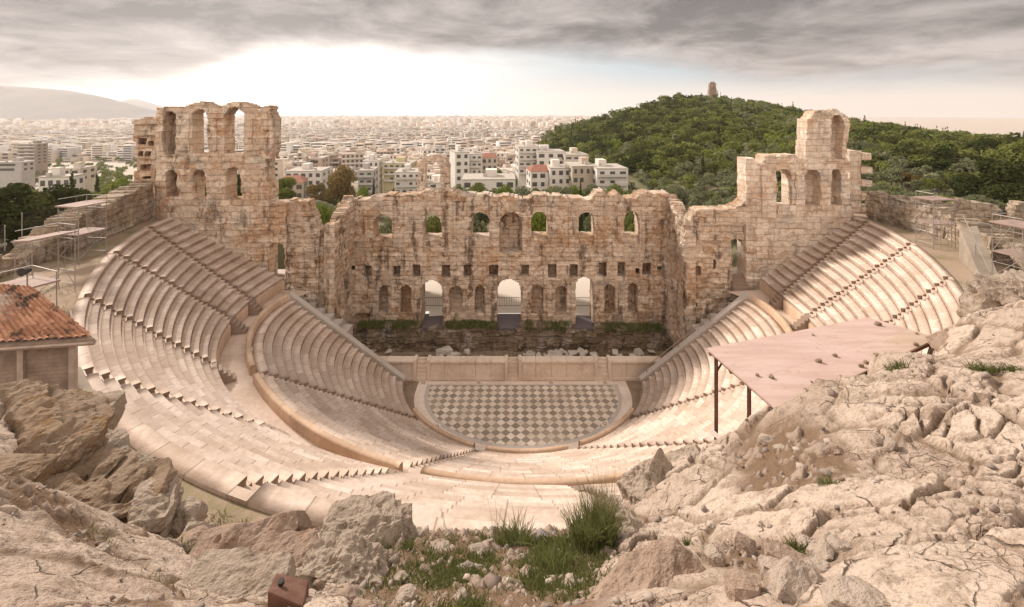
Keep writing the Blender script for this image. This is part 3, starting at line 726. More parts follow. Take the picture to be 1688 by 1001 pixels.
# ------------------------------------------------------------------ the land: plaza, city plain, wooded hill, far mountains
def rowz(v, d): return EYE - (v - VH) * d / FPX
RIDGE_U = [780, 850, 884, 900, 918, 945, 1000, 1060, 1110, 1150, 1185, 1240, 1300, 1350, 1400, 1460, 1550, 1620, 1700, 1900]
RIDGE_V = [262, 258, 246, 224, 214, 206, 193, 178, 165, 161, 163, 170, 180, 191, 201, 208, 222, 232, 240, 250]
DR = 460.0
def ground_z(x, y):
    x, y = np.asarray(x, float), np.asarray(y, float); y1 = np.maximum(y, 1.0)
    d = np.hypot(x, y)
    # plain: plaza level behind the stage, down into the city, up again at the horizon
    plain = np.interp(d, [0, 62, 75, 110, 190, 320, 700, 1500, 3000, 6000, 9000, 14000, 40000], [2.2, 2.2, 1.0, -5, -12, -20, -36, -50, -58, -60, -52, -45, -20])
    u = U0 + x / y1 * FPX
    # terraces either side of the theatre
    sideL = sstep(-x, 31, 36) * (1 - sstep(d, 75, 140)); plain = plain * (1 - sideL) + 12.6 * sideL
    sideR = sstep(x, 38, 48) * (1 - sstep(d, 80, 120)); plain = plain * (1 - sideR) + 13.2 * sideR
    # hill
    zr = EYE - (np.interp(u, RIDGE_U, RIDGE_V) - VH) * DR / FPX - 3.5
    inside = sstep(u, 800, 905) * (y > 40)
    foot = np.interp(u, [880, 1100, 1300, 1450, 1688], [240, 150, 120, 105, 95])
    t = np.clip((y1 - foot) / (DR - foot), 0, 1)
    base = np.interp(u, [880, 1050, 1250, 1400, 1688], [-14, -2, 5, 9, 12])
    hz = base + (zr - base) * (t ** 1.15) 
    hz = hz - np.maximum(0, y1 - DR) * .28
    k = inside * sstep(y1, foot - 60, foot + 10)
    k = k * (1 - sstep(y1, DR + 120, DR + 330))
    return plain * (1 - k) + np.maximum(hz, plain) * k
nth = 260; th = np.radians(np.linspace(-80, 80, nth)); rr_ = np.concatenate((np.linspace(50.5, 120, 50), np.geomspace(122, 900, 90), np.geomspace(930, 10500, 40)))
TH, RR = np.meshgrid(th, rr_, indexing='ij'); gx, gy = RR * np.sin(TH), RR * np.cos(TH)
gz = ground_z(gx, gy); far = sstep(RR, 300, 1200)
gz = gz + fbm(np.stack((gx * .05, gy * .05, gx * 0), -1).reshape(-1, 3), 3, 3).reshape(gx.shape) * (.25 + 1.5 * sstep(RR, 90, 300)) * (1 - sstep(RR, 3000, 9000)) * sstep(RR, 70, 90)
V = np.stack((gx, gy, gz), -1).reshape(-1, 3); i = np.arange(nth * len(rr_)).reshape(nth, -1)
Q = np.stack((i[:-1, :-1], i[1:, :-1], i[1:, 1:], i[:-1, 1:]), -1).reshape(-1, 4)[:, ::-1]
m, t = new_mat('city_ground'); c = t.n('ShaderNodeTexCoord').outputs['Object']
sp = t.n('ShaderNodeSeparateXYZ', None, Vector=c).outputs
n = t.noise(c, .02, 6, .6); n2 = t.noise(c, .35, 4, .6)
dirt = t.mix(n2, (.20, .15, .095), (.10, .12, .05)); town = t.mix(n, (.42, .35, .29), (.55, .47, .40))
near = t.m('MAXIMUM', t.rng(sp[1], 74, 84), t.rng(t.m('ABSOLUTE', sp[0]), 24, 30)); wood = t.rng(sp[0], 20, 60)
col = t.mix(near, (.62, .54, .46), dirt)
col = t.mix(t.m('MULTIPLY', t.rng(sp[1], 240, 330), t.rng(t.m('SUBTRACT', t.m('MULTIPLY', sp[1], .12), sp[0]), -2, 8)), col, town)
col = t.mix(t.rng(sp[1], 900, 1400), col, town)
finish(t, col, .95, n2, .3, .1); M['ground'] = m
qc = V[Q].mean(1); Q = Q[~((qc[:, 1] < 54.6) & (np.abs(qc[:, 0]) < 38))]
structure(mesh_np('ground', V, Q, M['ground'], smooth=True))

# ground inside the theatre walls and round the rim of the seats
def rim_z(th, r, ro):                                # terrace around the rim
    e = r - ro
    return ZU1 - .13 + .2 * sstep(e, 1.0, 6.0) - 3.4 * sstep(e, 6.5, 11) * sstep(np.abs(th), 48, 60)
th = np.linspace(-104, 104, 220); ee = np.concatenate((np.linspace(-.35, 6, 22), np.linspace(6.6, 30, 20))); TH, E_ = np.meshgrid(th, ee, indexing='ij')
ro = R_out(np.clip(TH, -96, 96)); xy = ring(TH, ro + E_)
tz = rim_z(TH, ro + E_, ro) + fbm(np.stack((xy[..., 0] * .5, xy[..., 1] * .5, TH * 0), -1).reshape(-1, 3), 4, 8).reshape(TH.shape) * .22 * sstep(E_, .3, 1.5)
tz = np.where(E_ < -.1, ZU1 - .6, tz)
i = np.arange(TH.size).reshape(TH.shape); Q = np.stack((i[:-1, :-1], i[:-1, 1:], i[1:, 1:], i[1:, :-1]), -1).reshape(-1, 4)[:, ::-1]
m, t = new_mat('rim_earth'); c = t.n('ShaderNodeTexCoord').outputs['Object']
n = t.noise(c, .35, 5, .6); n2 = t.noise(c, 3.5, 5, .65); n3 = t.noise(c, 20, 3, .6)
col = t.mix(n2, (.30, .215, .155), (.40, .30, .22))
col = t.mix(t.m('MULTIPLY', t.rng(t.m('ADD', n, t.m('MULTIPLY', n2, .5)), .70, .92), .6), col, t.mix(n3, (.13, .125, .045), (.22, .20, .09)))
finish(t, col, .95, t.m('ADD', n2, n3), .5, .05); M['rim'] = m
structure(mesh_np('rim_terrace', np.concatenate((xy.reshape(-1, 2), tz.reshape(-1, 1)), 1), Q, M['rim']))
mb = MB(); mb.hexa([(-18.3, 43.5, -.3), (18.3, 43.5, -.3), (18.3, 53, -.3), (-18.3, 53, -.3), (-18.3, 43.5, .0), (18.3, 43.5, .0), (18.3, 53, .0), (-18.3, 53, .0)])
structure(mb.build('stage_pit', M['dirt']))
# grass growing in the stage pit and on the podium
def blades(name, pts, h, wd, mat, lean=.35, n=3, seed=0, parent=None, loc=None):
    r = np.random.RandomState(seed); N = len(pts); pts = np.asarray(pts, float)
    a = r.rand(N) * 6.283; hh = h * (.5 + .8 * r.rand(N)); ln = lean * (.3 + r.rand(N)); la = r.rand(N) * 6.283
    V = []; w_ = wd * (.6 + .8 * r.rand(N))
    for k in range(n + 1):
        f = k / n; c = pts + np.stack((np.cos(la) * ln * hh * f ** 1.8, np.sin(la) * ln * hh * f ** 1.8, hh * f * (1 - .25 * ln * f)), -1)
        s = np.stack((np.cos(a), np.sin(a), a * 0), -1) * (w_ * (1 - f) ** .7 / 2)[:, None]
        V += [c - s, c + s]
    V = np.stack(V, 1); b = (np.arange(N) * 2 * (n + 1))[:, None]
    Q = np.concatenate([b + np.array([2 * k, 2 * k + 1, 2 * k + 3, 2 * k + 2]) for k in range(n)])
    return mesh_np(name, V.reshape(-1, 3), Q, mat, parent, loc=loc, attr=dict(block=np.tile(r.rand(N), n)))
def leafmat(name, a, b, trans=.25, var='block'):
    m, t = new_mat(name); f = t.n('ShaderNodeAttribute', dict(attribute_name=var)).outputs['Fac']
    oi = t.n('ShaderNodeObjectInfo').outputs['Random']
    col = t.mix(f, a, b); col = t.mix(t.m('MULTIPLY', oi, .45), col, tuple(x * .55 for x in a))
    d = t.n('ShaderNodeBsdfDiffuse', None, Color=col, Roughness=.8); tr = t.n('ShaderNodeBsdfTranslucent', None, Color=t.mix(.5, col, b))
    t.n('ShaderNodeOutputMaterial', None, Surface=t.n('ShaderNodeMixShader', None, _0=trans, _1=d, _2=tr)); return m
M['grass'] = leafmat('grass_blades', (.085, .10, .03), (.25, .26, .095))
M['grassdry'] = leafmat('dry_grass_blades', (.16, .15, .05), (.42, .36, .18))
r = np.random.RandomState(5)
def patch(n, cx, cy, sx_, sy_, z): return np.c_[cx + r.normal(0, sx_, n), cy + np.clip(r.normal(0, sy_, n), -1.6, 1.6), np.full(n, z)]
pts = np.concatenate([patch(1800, -10.5, 47.6, 1.6, .9, 0), patch(1500, -6.5, 47.4, 1.8, .8, 0), patch(900, -1.5, 47, 2.2, .6, 0), patch(900, 6, 49.2, 4, .3, 0), patch(500, 13, 48.8, 2, .5, 0)])
pts = pts[np.abs(pts[:, 0]) < 17.2]
tag(blades('stage_grass', pts, .32, .05, M['grass'], .5, 2, 1), 'green grass growing in the pit behind the stage front', 'grass', kind='stuff')
pts = np.concatenate([np.c_[px2x(r.uniform(a, b, n), 51), r.uniform(50.5, 51.9, n), np.full(n, zz)] for a, b, n, zz in ((608, 680, 700, 2.3), (866, 944, 2200, 2.15), (985, 1092, 2200, 2.0), (735, 800, 1400, 2.3), (590, 690, 1500, 2.35), (800, 820, 300, 2.2))])
tag(blades('podium_weeds', pts, .55, .08, M['grass'], .5, 2, 2), 'green weeds growing along the top of the mossy podium', 'weeds', kind='stuff')

# patches of grass along the rim path
r = np.random.RandomState(77); N = 40000; th_ = np.where(r.rand(N) < .6, r.uniform(-26, 2, N), r.uniform(-80, 0, N)); e_ = r.uniform(.35, 6, N); xy = ring(th_, R_out(th_) + e_)
k = fbm(np.c_[xy * .45, np.zeros(N)], 3, 15) + r.normal(0, .15, N) > .05 + .25 * (th_ < -16); xy, e_, th_ = xy[k], e_[k], th_[k]
zr_ = rim_z(th_, R_out(th_) + e_, 0 * e_ + R_out(th_)) + fbm(np.c_[xy * .5, np.zeros(len(xy))], 4, 8) * .22 * sstep(e_, .3, 1.5)
tag(blades('rim_grass', np.c_[xy, zr_ - .02], .17, .035, M['grassdry'], .8, 2, 6), 'thin patches of dull green grass along the earth path round the rim', 'grass', kind='stuff')

# dark wooden ramps in the three stage doors, thin iron gates behind them
M['ramp'] = plain('grey_ramp_board', (.15, .12, .125), .7, .2)
M['iron'] = plain('dark_iron', (.06, .05, .045), .6)
for u, wd, lab in ((711.5, 35, 'left'), (839, 39, 'middle'), (963.5, 30, 'right')):
    x = px2x(u, DS); hw = wd / 2 * DS / FPX + .22
    mb = MB(); mb.hexa([(x - hw, 51.2, 1.7), (x + hw, 51.2, 1.7), (x + hw, 54.6, 1.5), (x - hw, 54.6, 1.5), (x - hw, 51.2, 2.05), (x + hw, 51.2, 2.05), (x + hw, 54.6, 2.2), (x - hw, 54.6, 2.2)])
    tag(mb.build('door_ramp', M['ramp'], None, (x, 54, 1.7)), 'dark grey board ramp on the floor of the %s stage doorway' % lab, 'ramp')
    g = empty('iron_gate', (x, 56.2, 2.3), 'low thin iron gate standing behind the %s stage doorway' % lab, 'gate')
    mb = MB()
    for z in (2.5, 3.45): mb.bar((x - hw - .3, 56.2, z), (x + hw + .3, 56.2, z), .05)
    mb.build('gate_frame', M['iron'], g)
    mb = MB()
    for k in range(13): xx = x - hw - .2 + (2 * hw + .4) * k / 12; mb.bar((xx, 56.2, 2.4), (xx, 56.2, 3.6), .03, 4)
    mb.build('gate_bars', M['iron'], g)

# far mountains
def mountain(name, us, vs, D, depth, mat, seed):
    n = 160; uu = np.linspace(us[0], us[-1], n); vv = np.interp(uu, us, vs); V = []
    prof = [(-.9, 0), (-.6, .22), (-.35, .52), (-.15, .84), (0, 1), (.2, .7), (.6, 0)]
    for k, (f, h) in enumerate(prof):
        d = D + f * depth; x = (uu - U0) * D / FPX; zt = EYE - (vv - VH) * D / FPX
        rg = 1 + .22 * fbm(np.c_[uu * .03, np.full(n, k * .7), uu * 0], 4, seed) * (0 < k < len(prof) - 1) * (k != 4)
        V.append(np.c_[x, np.full(n, d), -60 + (zt + 60) * h * rg])
    Q = []
    for k in range(len(prof) - 1): i = k * n + np.arange(n - 1); Q.append(np.c_[i, i + 1, i + n + 1, i + n])
    return structure(mesh_np(name, np.concatenate(V), np.concatenate(Q), mat, smooth=True))
M['mount'] = plain('scrub_mountain', (.055, .05, .05), .95, .35, .004, (.11, .09, .08))
mountain('mountain', [-420, -200, -80, 0, 60, 110, 150, 180, 205, 235, 262, 300, 345], [158, 146, 141, 141, 145, 149, 156, 162, 170, 180, 187, 191, 196], 5200, 1500, M['mount'], 3)
mountain('mountain', [150, 185, 210, 225, 250, 275, 320], [196, 172, 164, 163, 170, 178, 196], 8500, 1500, M['mount'], 4)
mountain('hill', [430, 470, 560, 660, 700, 760, 820, 860, 920, 980], [203, 193, 191, 193, 192, 191, 195, 197, 200, 206], 8200, 1800, M['mount'], 5)
mountain('hill', [-150, 0, 20, 46, 62, 80], [206, 204, 203, 205, 209, 214], 2900, 500, leafmat('dark_wood', (.05, .07, .03), (.08, .10, .04), .05), 6)

# ------------------------------------------------------------------ trees
M['pine'] = leafmat('pine_foliage', (.115, .138, .038), (.345, .36, .115), .25)
M['olive'] = leafmat('olive_foliage', (.15, .165, .08), (.36, .36, .21), .25)
M['dark'] = leafmat('dark_foliage', (.035, .046, .016), (.13, .14, .05), .2)
M['bright'] = leafmat('bright_foliage', (.13, .18, .03), (.34, .38, .09), .3)
M['autumn'] = leafmat('yellowing_foliage', (.20, .14, .05), (.36, .25, .10), .3)
M['bark'] = plain('bark', (.11, .08, .055), .95, .4, 4)
def crown(kind, n, leaf, seed):
    """leaf quads spread through a lumpy crown of height 1 (z 0..1), radius about .5"""
    r = np.random.RandomState(seed); C_ = []
    if kind == 'cypress': lobes = [(0, 0, .12 + .08 * k, .16 * (1 - (k / 11) ** 2.2) + .03) for k in range(11)]
    else:
        nl = 9 if kind == 'round' else 12; lobes = []
        for k in range(nl):
            a = r.rand() * 6.283; q = r.rand() ** .5 * .33; z = r.uniform(.36, .80) if kind == 'round' else r.uniform(.5, .86)
            lobes.append((q * math.cos(a), q * math.sin(a), z - q * .35, r.uniform(.13, .24)))
    tot = sum(l[3] ** 2 for l in lobes); pts = []; nor = []; lob = []
    for x, y, z, q in lobes:
        m_ = max(4, int(n * q * q / tot)); d = r.normal(size=(m_, 3)); d[:, 2] = d[:, 2] * .9 + .25; d /= np.linalg.norm(d, axis=1)[:, None]
        rad = q * (.45 + .6 * r.rand(m_) ** .5); p = np.c_[x, y, z] + d * rad[:, None] * (1, 1, .85 if kind != 'cypress' else 1.3)
        pts.append(p); nor.append(d); lob.append(np.full(m_, r.rand()))
    p = np.concatenate(pts); d = np.concatenate(nor); lb = np.concatenate(lob); N = len(p)
    d = d + r.normal(0, .55, d.shape); d /= np.linalg.norm(d, axis=1)[:, None]
    t1 = np.cross(d, r.normal(size=d.shape)); t1 /= np.linalg.norm(t1, axis=1)[:, None]; t2 = np.cross(d, t1)
    s = leaf * (.6 + .8 * r.rand(N))[:, None]
    V = np.stack((p - t1 * s, p - t2 * s * .6, p + t1 * s, p + t2 * s * .6), 1).reshape(-1, 3)
    return V, np.arange(N * 4).reshape(N, 4), np.clip(lb * .6 + .4 * r.rand(N), 0, 1)
def trunkmb(h, rad, limbs, seed, spread=.28):
    r = random.Random(seed); mb = MB(); pts = [(0, 0, -.3)]
    for k in range(1, 4): pts.append((r.uniform(-.05, .05) * h, r.uniform(-.05, .05) * h, h * .5 * k / 3))
    def seg(a, b, ra, rb, n=7):
        a, b = Vector(a), Vector(b); d = (b - a).normalized(); x = d.orthogonal().normalized(); y = d.cross(x); v = []
        for e, q in ((a, ra), (b, rb)):
            for k in range(n): t = 6.2832 * k / n; v.append(e + x * math.cos(t) * q + y * math.sin(t) * q)
        mb.add(v, [(k, (k + 1) % n, n + (k + 1) % n, n + k) for k in range(n)])
    for k in range(3): seg(pts[k], pts[k + 1], rad * (1 - .2 * k), rad * (.8 - .2 * k))
    for k in range(limbs):
        a = r.uniform(0, 6.28); b = (math.cos(a) * h * spread, math.sin(a) * h * spread, h * r.uniform(.6, .82)); seg(pts[r.choice((2, 3))], b, rad * .4, rad * .12, 5)
    return mb
PROTO = {}
def tree_proto(key, kind, n, leaf, mat, seed):
    V, Q, A = crown(kind, n, leaf, seed)
    me_c = mesh_np('crown', V, Q, M[mat], attr=dict(block=A)); c_ = me_c.data; bpy.data.objects.remove(me_c)
    o = trunkmb(1.0, .035 if kind != 'cypress' else .025, 5 if kind != 'cypress' else 0, seed).build('trunk', M['bark']); t_ = o.data; bpy.data.objects.remove(o)
    PROTO[key] = (t_, c_)
def tree(key, x, y, h, wd, label, group=None, z=None, rz=None, name='tree'):
    z = float(ground_z(x, y)) if z is None else z
    r = empty(name, (x, y, z), label, 'tree', group); r.scale = (wd, wd, h); r.rotation_euler = (0, 0, random.uniform(0, 6.28) if rz is None else rz)
    for nm, me in zip(('trunk', 'crown'), PROTO[key]): o = bpy.data.objects.new(nm, me); COL.objects.link(o); o.parent = r
    return r
for s in range(5):
    tree_proto('pine%d' % s, 'flat' if s % 2 else 'round', 420, .055, 'pine', 100 + s); tree_proto('dark%d' % s, 'round', 420, .055, 'dark', 120 + s)
    tree_proto('olive%d' % s, 'round', 420, .055, 'olive', 140 + s); tree_proto('bright%d' % s, 'round', 420, .055, 'bright', 160 + s)
tree_proto('cypress0', 'cypress', 420, .04, 'dark', 180)
for k, m_ in (('olive', 'olive'), ('pine', 'pine'), ('dark', 'dark'), ('autumn', 'autumn'), ('bright', 'bright')):
    tree_proto('big_' + k, 'round', 5200, .026, m_, 200); tree_proto('big2_' + k, 'round', 5200, .026, m_, 207)
tree_proto('big_cypress', 'cypress', 2600, .022, 'dark', 220)

# trees close behind the walls: (kind, photo column, photo row of the top, distance, width, label)
near_trees = [
 ('big_bright', 524, 330, 64, 8.0, 'bushy green tree behind the gap between the left wing and the stage wall'),
 ('big2_pine', 462, 288, 88, 7.5, 'dark green tree beside the right edge of the left tower'),
 ('big_olive', 648, 338, 62, 8.5, 'olive tree seen through the leftmost arched window of the stage wall'),
 ('big2_pine', 745, 338, 62, 8.5, 'green tree seen through the second arched window of the stage wall'),
 ('big_olive', 775, 336, 62, 8.5, 'olive tree seen through the arched window just left of the deep brown niche'),
 ('big_bright', 903, 336, 61, 8.0, 'bright green tree seen through the arched window just right of the deep niche'),
 ('big2_olive', 1000, 337, 62, 8, 'olive tree seen through the second window from the right end of the stage wall'),
 ('big_pine', 1042, 337, 62, 8, 'green tree seen through the rightmost arched window of the stage wall'),
 ('big_pine', 330, 285, 84, 7.0, 'green tree seen low through the middle arch of the left tower'),
 ('big2_dark', 392, 280, 88, 7.0, 'dark tree seen low through the right arch of the left tower'),
 ('big_autumn', 560, 268, 175, 15, 'tall tree with yellowing leaves in front of the city left of the broken arch'),
 ('big2_autumn', 530, 296, 165, 11, 'smaller yellowing tree at the foot of the tall one before the city'),
 ('big2_dark', 572, 270, 180, 7, 'dark thin topped tree rising out of the yellowing ones'),
 ('big_cypress', 616, 293, 150, 3.2, 'single cypress right of the yellowing trees before the city'),
 ('big_bright', 595, 305, 160, 8, 'low yellow green tree between the yellowing trees and the cypress'),
 ('big_bright', 818, 276, 210, 9, 'bright yellow green tree standing in front of the white houses'),
 ('big2_bright', 842, 286, 190, 7, 'small bright green tree right of the yellow green one'),
 *[(('big_olive', 'big2_olive', 'big_pine', 'big2_olive', 'big_bright')[k % 5], 752 + 22 * k, (300, 304, 298, 303, 301, 305)[k % 6], 106 + (k * 7) % 26, 9.5 + (k % 3), '%s tree from the left in the green belt below the white houses' % ['first', 'second', 'third', 'fourth', 'fifth', 'sixth', 'seventh', 'eighth', 'ninth', 'tenth', 'eleventh', 'twelfth', 'thirteenth', 'fourteenth'][k]) for k in range(14)],
 ('big_cypress', 957, 297, 100, 2.6, 'short dark cypress just above the stage wall below the flat roofed houses'),
 ('big_cypress', 160, 285, 84, 3.4, 'tall dark cypress left of the left tower buttress'),
 ('big_cypress', 118, 282, 86, 4.2, 'dark cypress behind the big dark bush at the left'),
 ('big2_dark', 34, 291, 47, 8.5, 'broad dark round tree at the left edge of the photo'),
 ('big_dark', 92, 300, 51, 6.8, 'dark round tree right of the broad one at the left edge'),
 ('big2_dark', -40, 300, 44, 9, 'dark leafy tree cut by the left edge behind the terrace'),
 ('big2_dark', 18, 338, 45, 6.5, 'low dark bush under the broad round tree at the left edge'),
 ('big_dark', 74, 340, 47, 6.5, 'low dark bush between the broad tree and the left scaffold'),
 ('big2_dark', 112, 326, 52, 5.5, 'dark bush just behind the tall left scaffold tower'),
 ('big_pine', 132, 312, 57, 5.5, 'dark green tree behind the mesh fence at the left'),
 ('big_bright', 192, 291, 80, 8, 'green bush between the cypress and the left tower buttress'),
 ('big2_pine', 210, 296, 84, 8, 'mid green bush close beside the left tower buttress'),
 ('big_dark', 92, 272, 90, 6, 'dark tree before the long white building at the left'),
 ('big2_dark', 60, 276, 95, 6, 'dark tree next to the long white building at the left'),
 ('big2_dark', 1560, 262, 105, 13, 'tall dark tree behind the right terrace wall'),
 ('big_dark', 1600, 255, 108, 13, 'dark bushy tree behind the higher scaffold platform'),
 ('big2_dark', 1642, 250, 84, 13, 'large dark tree near the right edge of the photo'),
 ('big_olive', 1190, 318, 66, 7, 'grey green olive behind the dip between the stage wall and the right wing'),
 ('big2_olive', 1150, 312, 74, 8, 'olive crown just left of the dip between stage wall and right wing'),
 ('big2_olive', 1620, 318, 60, 7, 'dense olive between the scaffold and the broken pale wall'),
 ('big_dark', 1690, 300, 62, 9, 'dark bush behind the broken pale wall at the right edge'),
 ('big2_pine', 1570, 322, 62, 6, 'green bush right behind the scaffold with the pink top'),
 ('big_pine', 1684, 225, 98, 13, 'tall tree cut by the right edge of the photo'),
 ('big_dark', 1532, 250, 120, 8, 'narrow dark tree left of the tall trees on the right'),
 ('big_dark', 1490, 262, 125, 10, 'dark tree right of the yellowing bush behind the right terrace'),
 ('big2_autumn', 1486, 280, 105, 4.5, 'small yellowing bush behind the right tower buttress'),
 ('big_autumn', 1518, 288, 100, 5.0, 'brownish bush beside the dark trees on the right'),
 ('big_olive', 1462, 300, 84, 8.0, 'grey green olive right behind the toothed buttress'),
 ('big2_olive', 1500, 308, 82, 8.0, 'grey green olive behind the right terrace wall'),
 ('big_olive', 1534, 312, 80, 7.0, 'grey green olive left of the scaffold on the right terrace'),
 ('big2_olive', 1590, 325, 76, 8.0, 'olive bush behind the scaffold on the right terrace'),
 ('big_olive', 1650, 330, 76, 9.0, 'olive bush behind the right edge of the terrace wall'),
]
for key, u, v, d, wd, lab in near_trees:
    x = px2x(u, d); zt = rowz(v, d); zb = float(ground_z(x, d)); h = max(2.5, zt - zb)
    if h > wd * 2.2 and 'cypress' not in key: zb = zt - wd * 1.6; zb = max(zb, float(ground_z(x, d))); h = zt - zb
    tree(key, x, d, h / .97, wd, lab, None, float(ground_z(x, d)) if h > 2.5 else zt - 2.5, name='cypress' if 'cypress' in key else 'tree')
# the wood on the hill and the olive grove at its foot
cand = []
r = np.random.RandomState(21)
for yy in np.arange(84, 500, 5.0):
    sp = 4.7 + yy * .005
    for xx in np.arange(px2x(860, yy), px2x(1740, yy), sp):
        x, y = xx + r.uniform(-2.2, 2.2), yy + r.uniform(-2.4, 2.4); u = U0 + x / y * FPX
        foot = np.interp(u, [880, 1100, 1300, 1450, 1688], [240, 150, 120, 105, 95])
        if u < 1045 and y < 112: continue
        if u < 1040 and y > 150 and y < foot + 15: continue
        if u > 1240 and y < foot - 20: continue
        if u < 905 and y > 300 and r.rand() < .3: continue
        cand.append((x, y, u, foot))
cand.sort(key=lambda c: c[1]); SV, SQ, SA, SM = {}, {}, {}, 0
nt = 0
for x, y, u, foot in cand:
    g = float(ground_z(x, y)); k = r.randint(5)
    sky_n = vnoise(np.array([[x * .02, y * .02, 0]]), 4)[0]
    if y < foot + 12: typ = 'olive' if r.rand() < .8 else 'pine'; h = r.uniform(4.5, 6.5); wd = h * r.uniform(1.0, 1.35)
    elif r.rand() < (.16 if u < 1010 else .02): typ = 'cypress'; h = r.uniform(9, 13); wd = h * .42
    else:
        q = r.rand() + sky_n * .5; typ = 'dark' if q > .72 else 'pine' if q > .25 else 'bright' if q > .12 else 'olive'; h = r.uniform(5, 9.5) * (1.25 if sky_n > .3 else 1); wd = h * r.uniform(.85, 1.25)
    key = typ + str(0 if typ == 'cypress' else k)
    if nt < 300:
        lab = {'olive': 'grey green olive tree in the grove at the foot of the hill', 'cypress': 'slim cypress in the wood on the lower hillside', 'dark': 'dark green tree in the wood on the lower hillside', 'pine': 'mid green pine in the wood on the lower hillside', 'bright': 'light green tree in the wood on the lower hillside'}[typ]
        tree(key, x, y, h, wd, lab, 'trees of the wood on the hill', g, name={'olive': 'olive_tree', 'pine': 'pine_tree', 'cypress': 'cypress'}.get(typ, 'tree')); nt += 1
    else:
        me = PROTO[key][1]; n_ = len(me.vertices); co = np.zeros(n_ * 3, np.float32); me.vertices.foreach_get('co', co); co = co.reshape(-1, 4, 3)
        sub = co[::3] if y > 250 else co[::2]; cen = sub.mean(1, keepdims=True); sub = cen + (sub - cen) * (1.55 if y > 250 else 1.3)
        a = r.rand() * 6.283; ca, sa = math.cos(a), math.sin(a); q = sub.reshape(-1, 3)
        q = np.c_[(q[:, 0] * ca - q[:, 1] * sa) * wd + x, (q[:, 0] * sa + q[:, 1] * ca) * wd + y, q[:, 2] * h + g]
        mt = 'dark' if typ == 'cypress' else typ
        SV.setdefault(mt, []).append(q); SA.setdefault(mt, []).append(np.clip(r.rand() * .7 + .3 * r.rand(len(sub)), 0, 1))
for mt, L in SV.items():
    V = np.concatenate(L); o = mesh_np('distant_wood', V, np.arange(len(V)).reshape(-1, 4), M[mt], attr=dict(block=np.concatenate(SA[mt])))
    tag(o, {'dark': 'dark green', 'pine': 'mid green', 'bright': 'light green', 'olive': 'grey green'}[mt] + ' tree crowns of the wood covering the upper hill', 'wood', kind='stuff')
# monument on the hilltop
D_m = DR - 4; mb = MB(); p = P(1174, 156, D_m)
for k, (w0, w1, h0, h1) in enumerate(((7.6, 7.2, -4, 4.5), (6.8, 6.5, 4.5, 6), (6.3, 6.0, 6, 11.2), (5.0, 3.4, 11.2, 12.6))):
    q = []
    for ww, hh in ((w0, h0), (w1, h1)):
        for sx_, sy_ in ((-1, -.5), (1, -.5), (1, .5), (-1, .5)): q.append((p[0] + sx_ * ww / 2, p[1] + sy_ * ww * .6, p[2] + hh))
    mb.hexa(q)
mn = empty('hilltop_monument', tuple(p), 'small pale ruined stone monument on top of the wooded hill', 'monument')
mb.build('base_block', M['seatfoot'], mn, None, .15)
mb = MB(); mb.box((p[0] - 1.4, p[1] - 2.5, p[2] + 8.3), (1.6, .8, 3.2)); mb.box((p[0] + 1.6, p[1] - 2.4, p[2] + 8.0), (1.4, .8, 2.6)); mb.build('niche_statue', M['tan_wall'], mn, None, .1)
# ------------------------------------------------------------------ the city
def wallmat(name, cols):
    m, t = new_mat(name); r_ = t.n('ShaderNodeObjectInfo').outputs['Random']; b = t.n('ShaderNodeAttribute', dict(attribute_name='block')).outputs['Fac']
    f = t.m('FRACT', t.m('ADD', r_, b)); cr = t.n('ShaderNodeValToRGB', None, Fac=f); e = cr.color_ramp.elements; cr.color_ramp.interpolation = 'CONSTANT'
    for k, c in enumerate(cols):
        q = e[k] if k < 2 else e.new(k / len(cols)); q.position = k / len(cols); q.color = (*c, 1)
    n = t.noise(t.n('ShaderNodeTexCoord').outputs['Object'], .6, 4, .6)
    finish(t, t.mix(t.m('MULTIPLY', t.rng(n, .45, .75), .3), cr.outputs[0], (.30, .24, .19)), .9, spec=.15); return m
WALLC = dict(white=(.76, .70, .63), cream=(.66, .56, .45), beige=(.52, .43, .34), pink=(.60, .46, .38), grey=(.50, .46, .42), yellow=(.60, .52, .32), brown=(.36, .28, .22))
for k, c in WALLC.items(): M['w_' + k] = plain('painted_plaster_' + k, c, .9, .14, .4, None, None, .05)
M['citywall'] = wallmat('city_plaster', [WALLC[k] for k in ('white', 'cream', 'white', 'beige', 'pink', 'cream', 'grey', 'white', 'cream', 'brown')])
M['cityroof'] = wallmat('city_flat_roof', [(.55, .48, .42), (.45, .38, .32), (.60, .55, .5), (.50, .36, .28)])
M['roofred'] = plain('red_tiled_roof', (.34, .15, .10), .9, .3, 1.5); M['roofflat'] = plain('flat_roof_screed', (.52, .46, .40), .9, .25, .5)
M['glassdark'] = plain('dark_window_glass', (.13, .12, .115), .2, .3, .8, None, None, 0.0)
M['glassgreen'] = plain('green_tinted_glass', (.02, .16, .15), .2, .3, .8, None, None, 0.0); M['shade'] = plain('balcony_slab', (.62, .57, .52), .9, .1)
UW = MB(); UW.box((0, 0, 0), (1, .16, 1)); o = UW.build('window', M['glassdark']); WIN = o.data; bpy.data.objects.remove(o)
UB = MB(); UB.box((0, -.5, -.45), (1, 1, .1)); UB.box((0, -.97, -.1), (1, .06, .6)); o = UB.build('balcony', M['shade']); BAL = o.data; bpy.data.objects.remove(o)
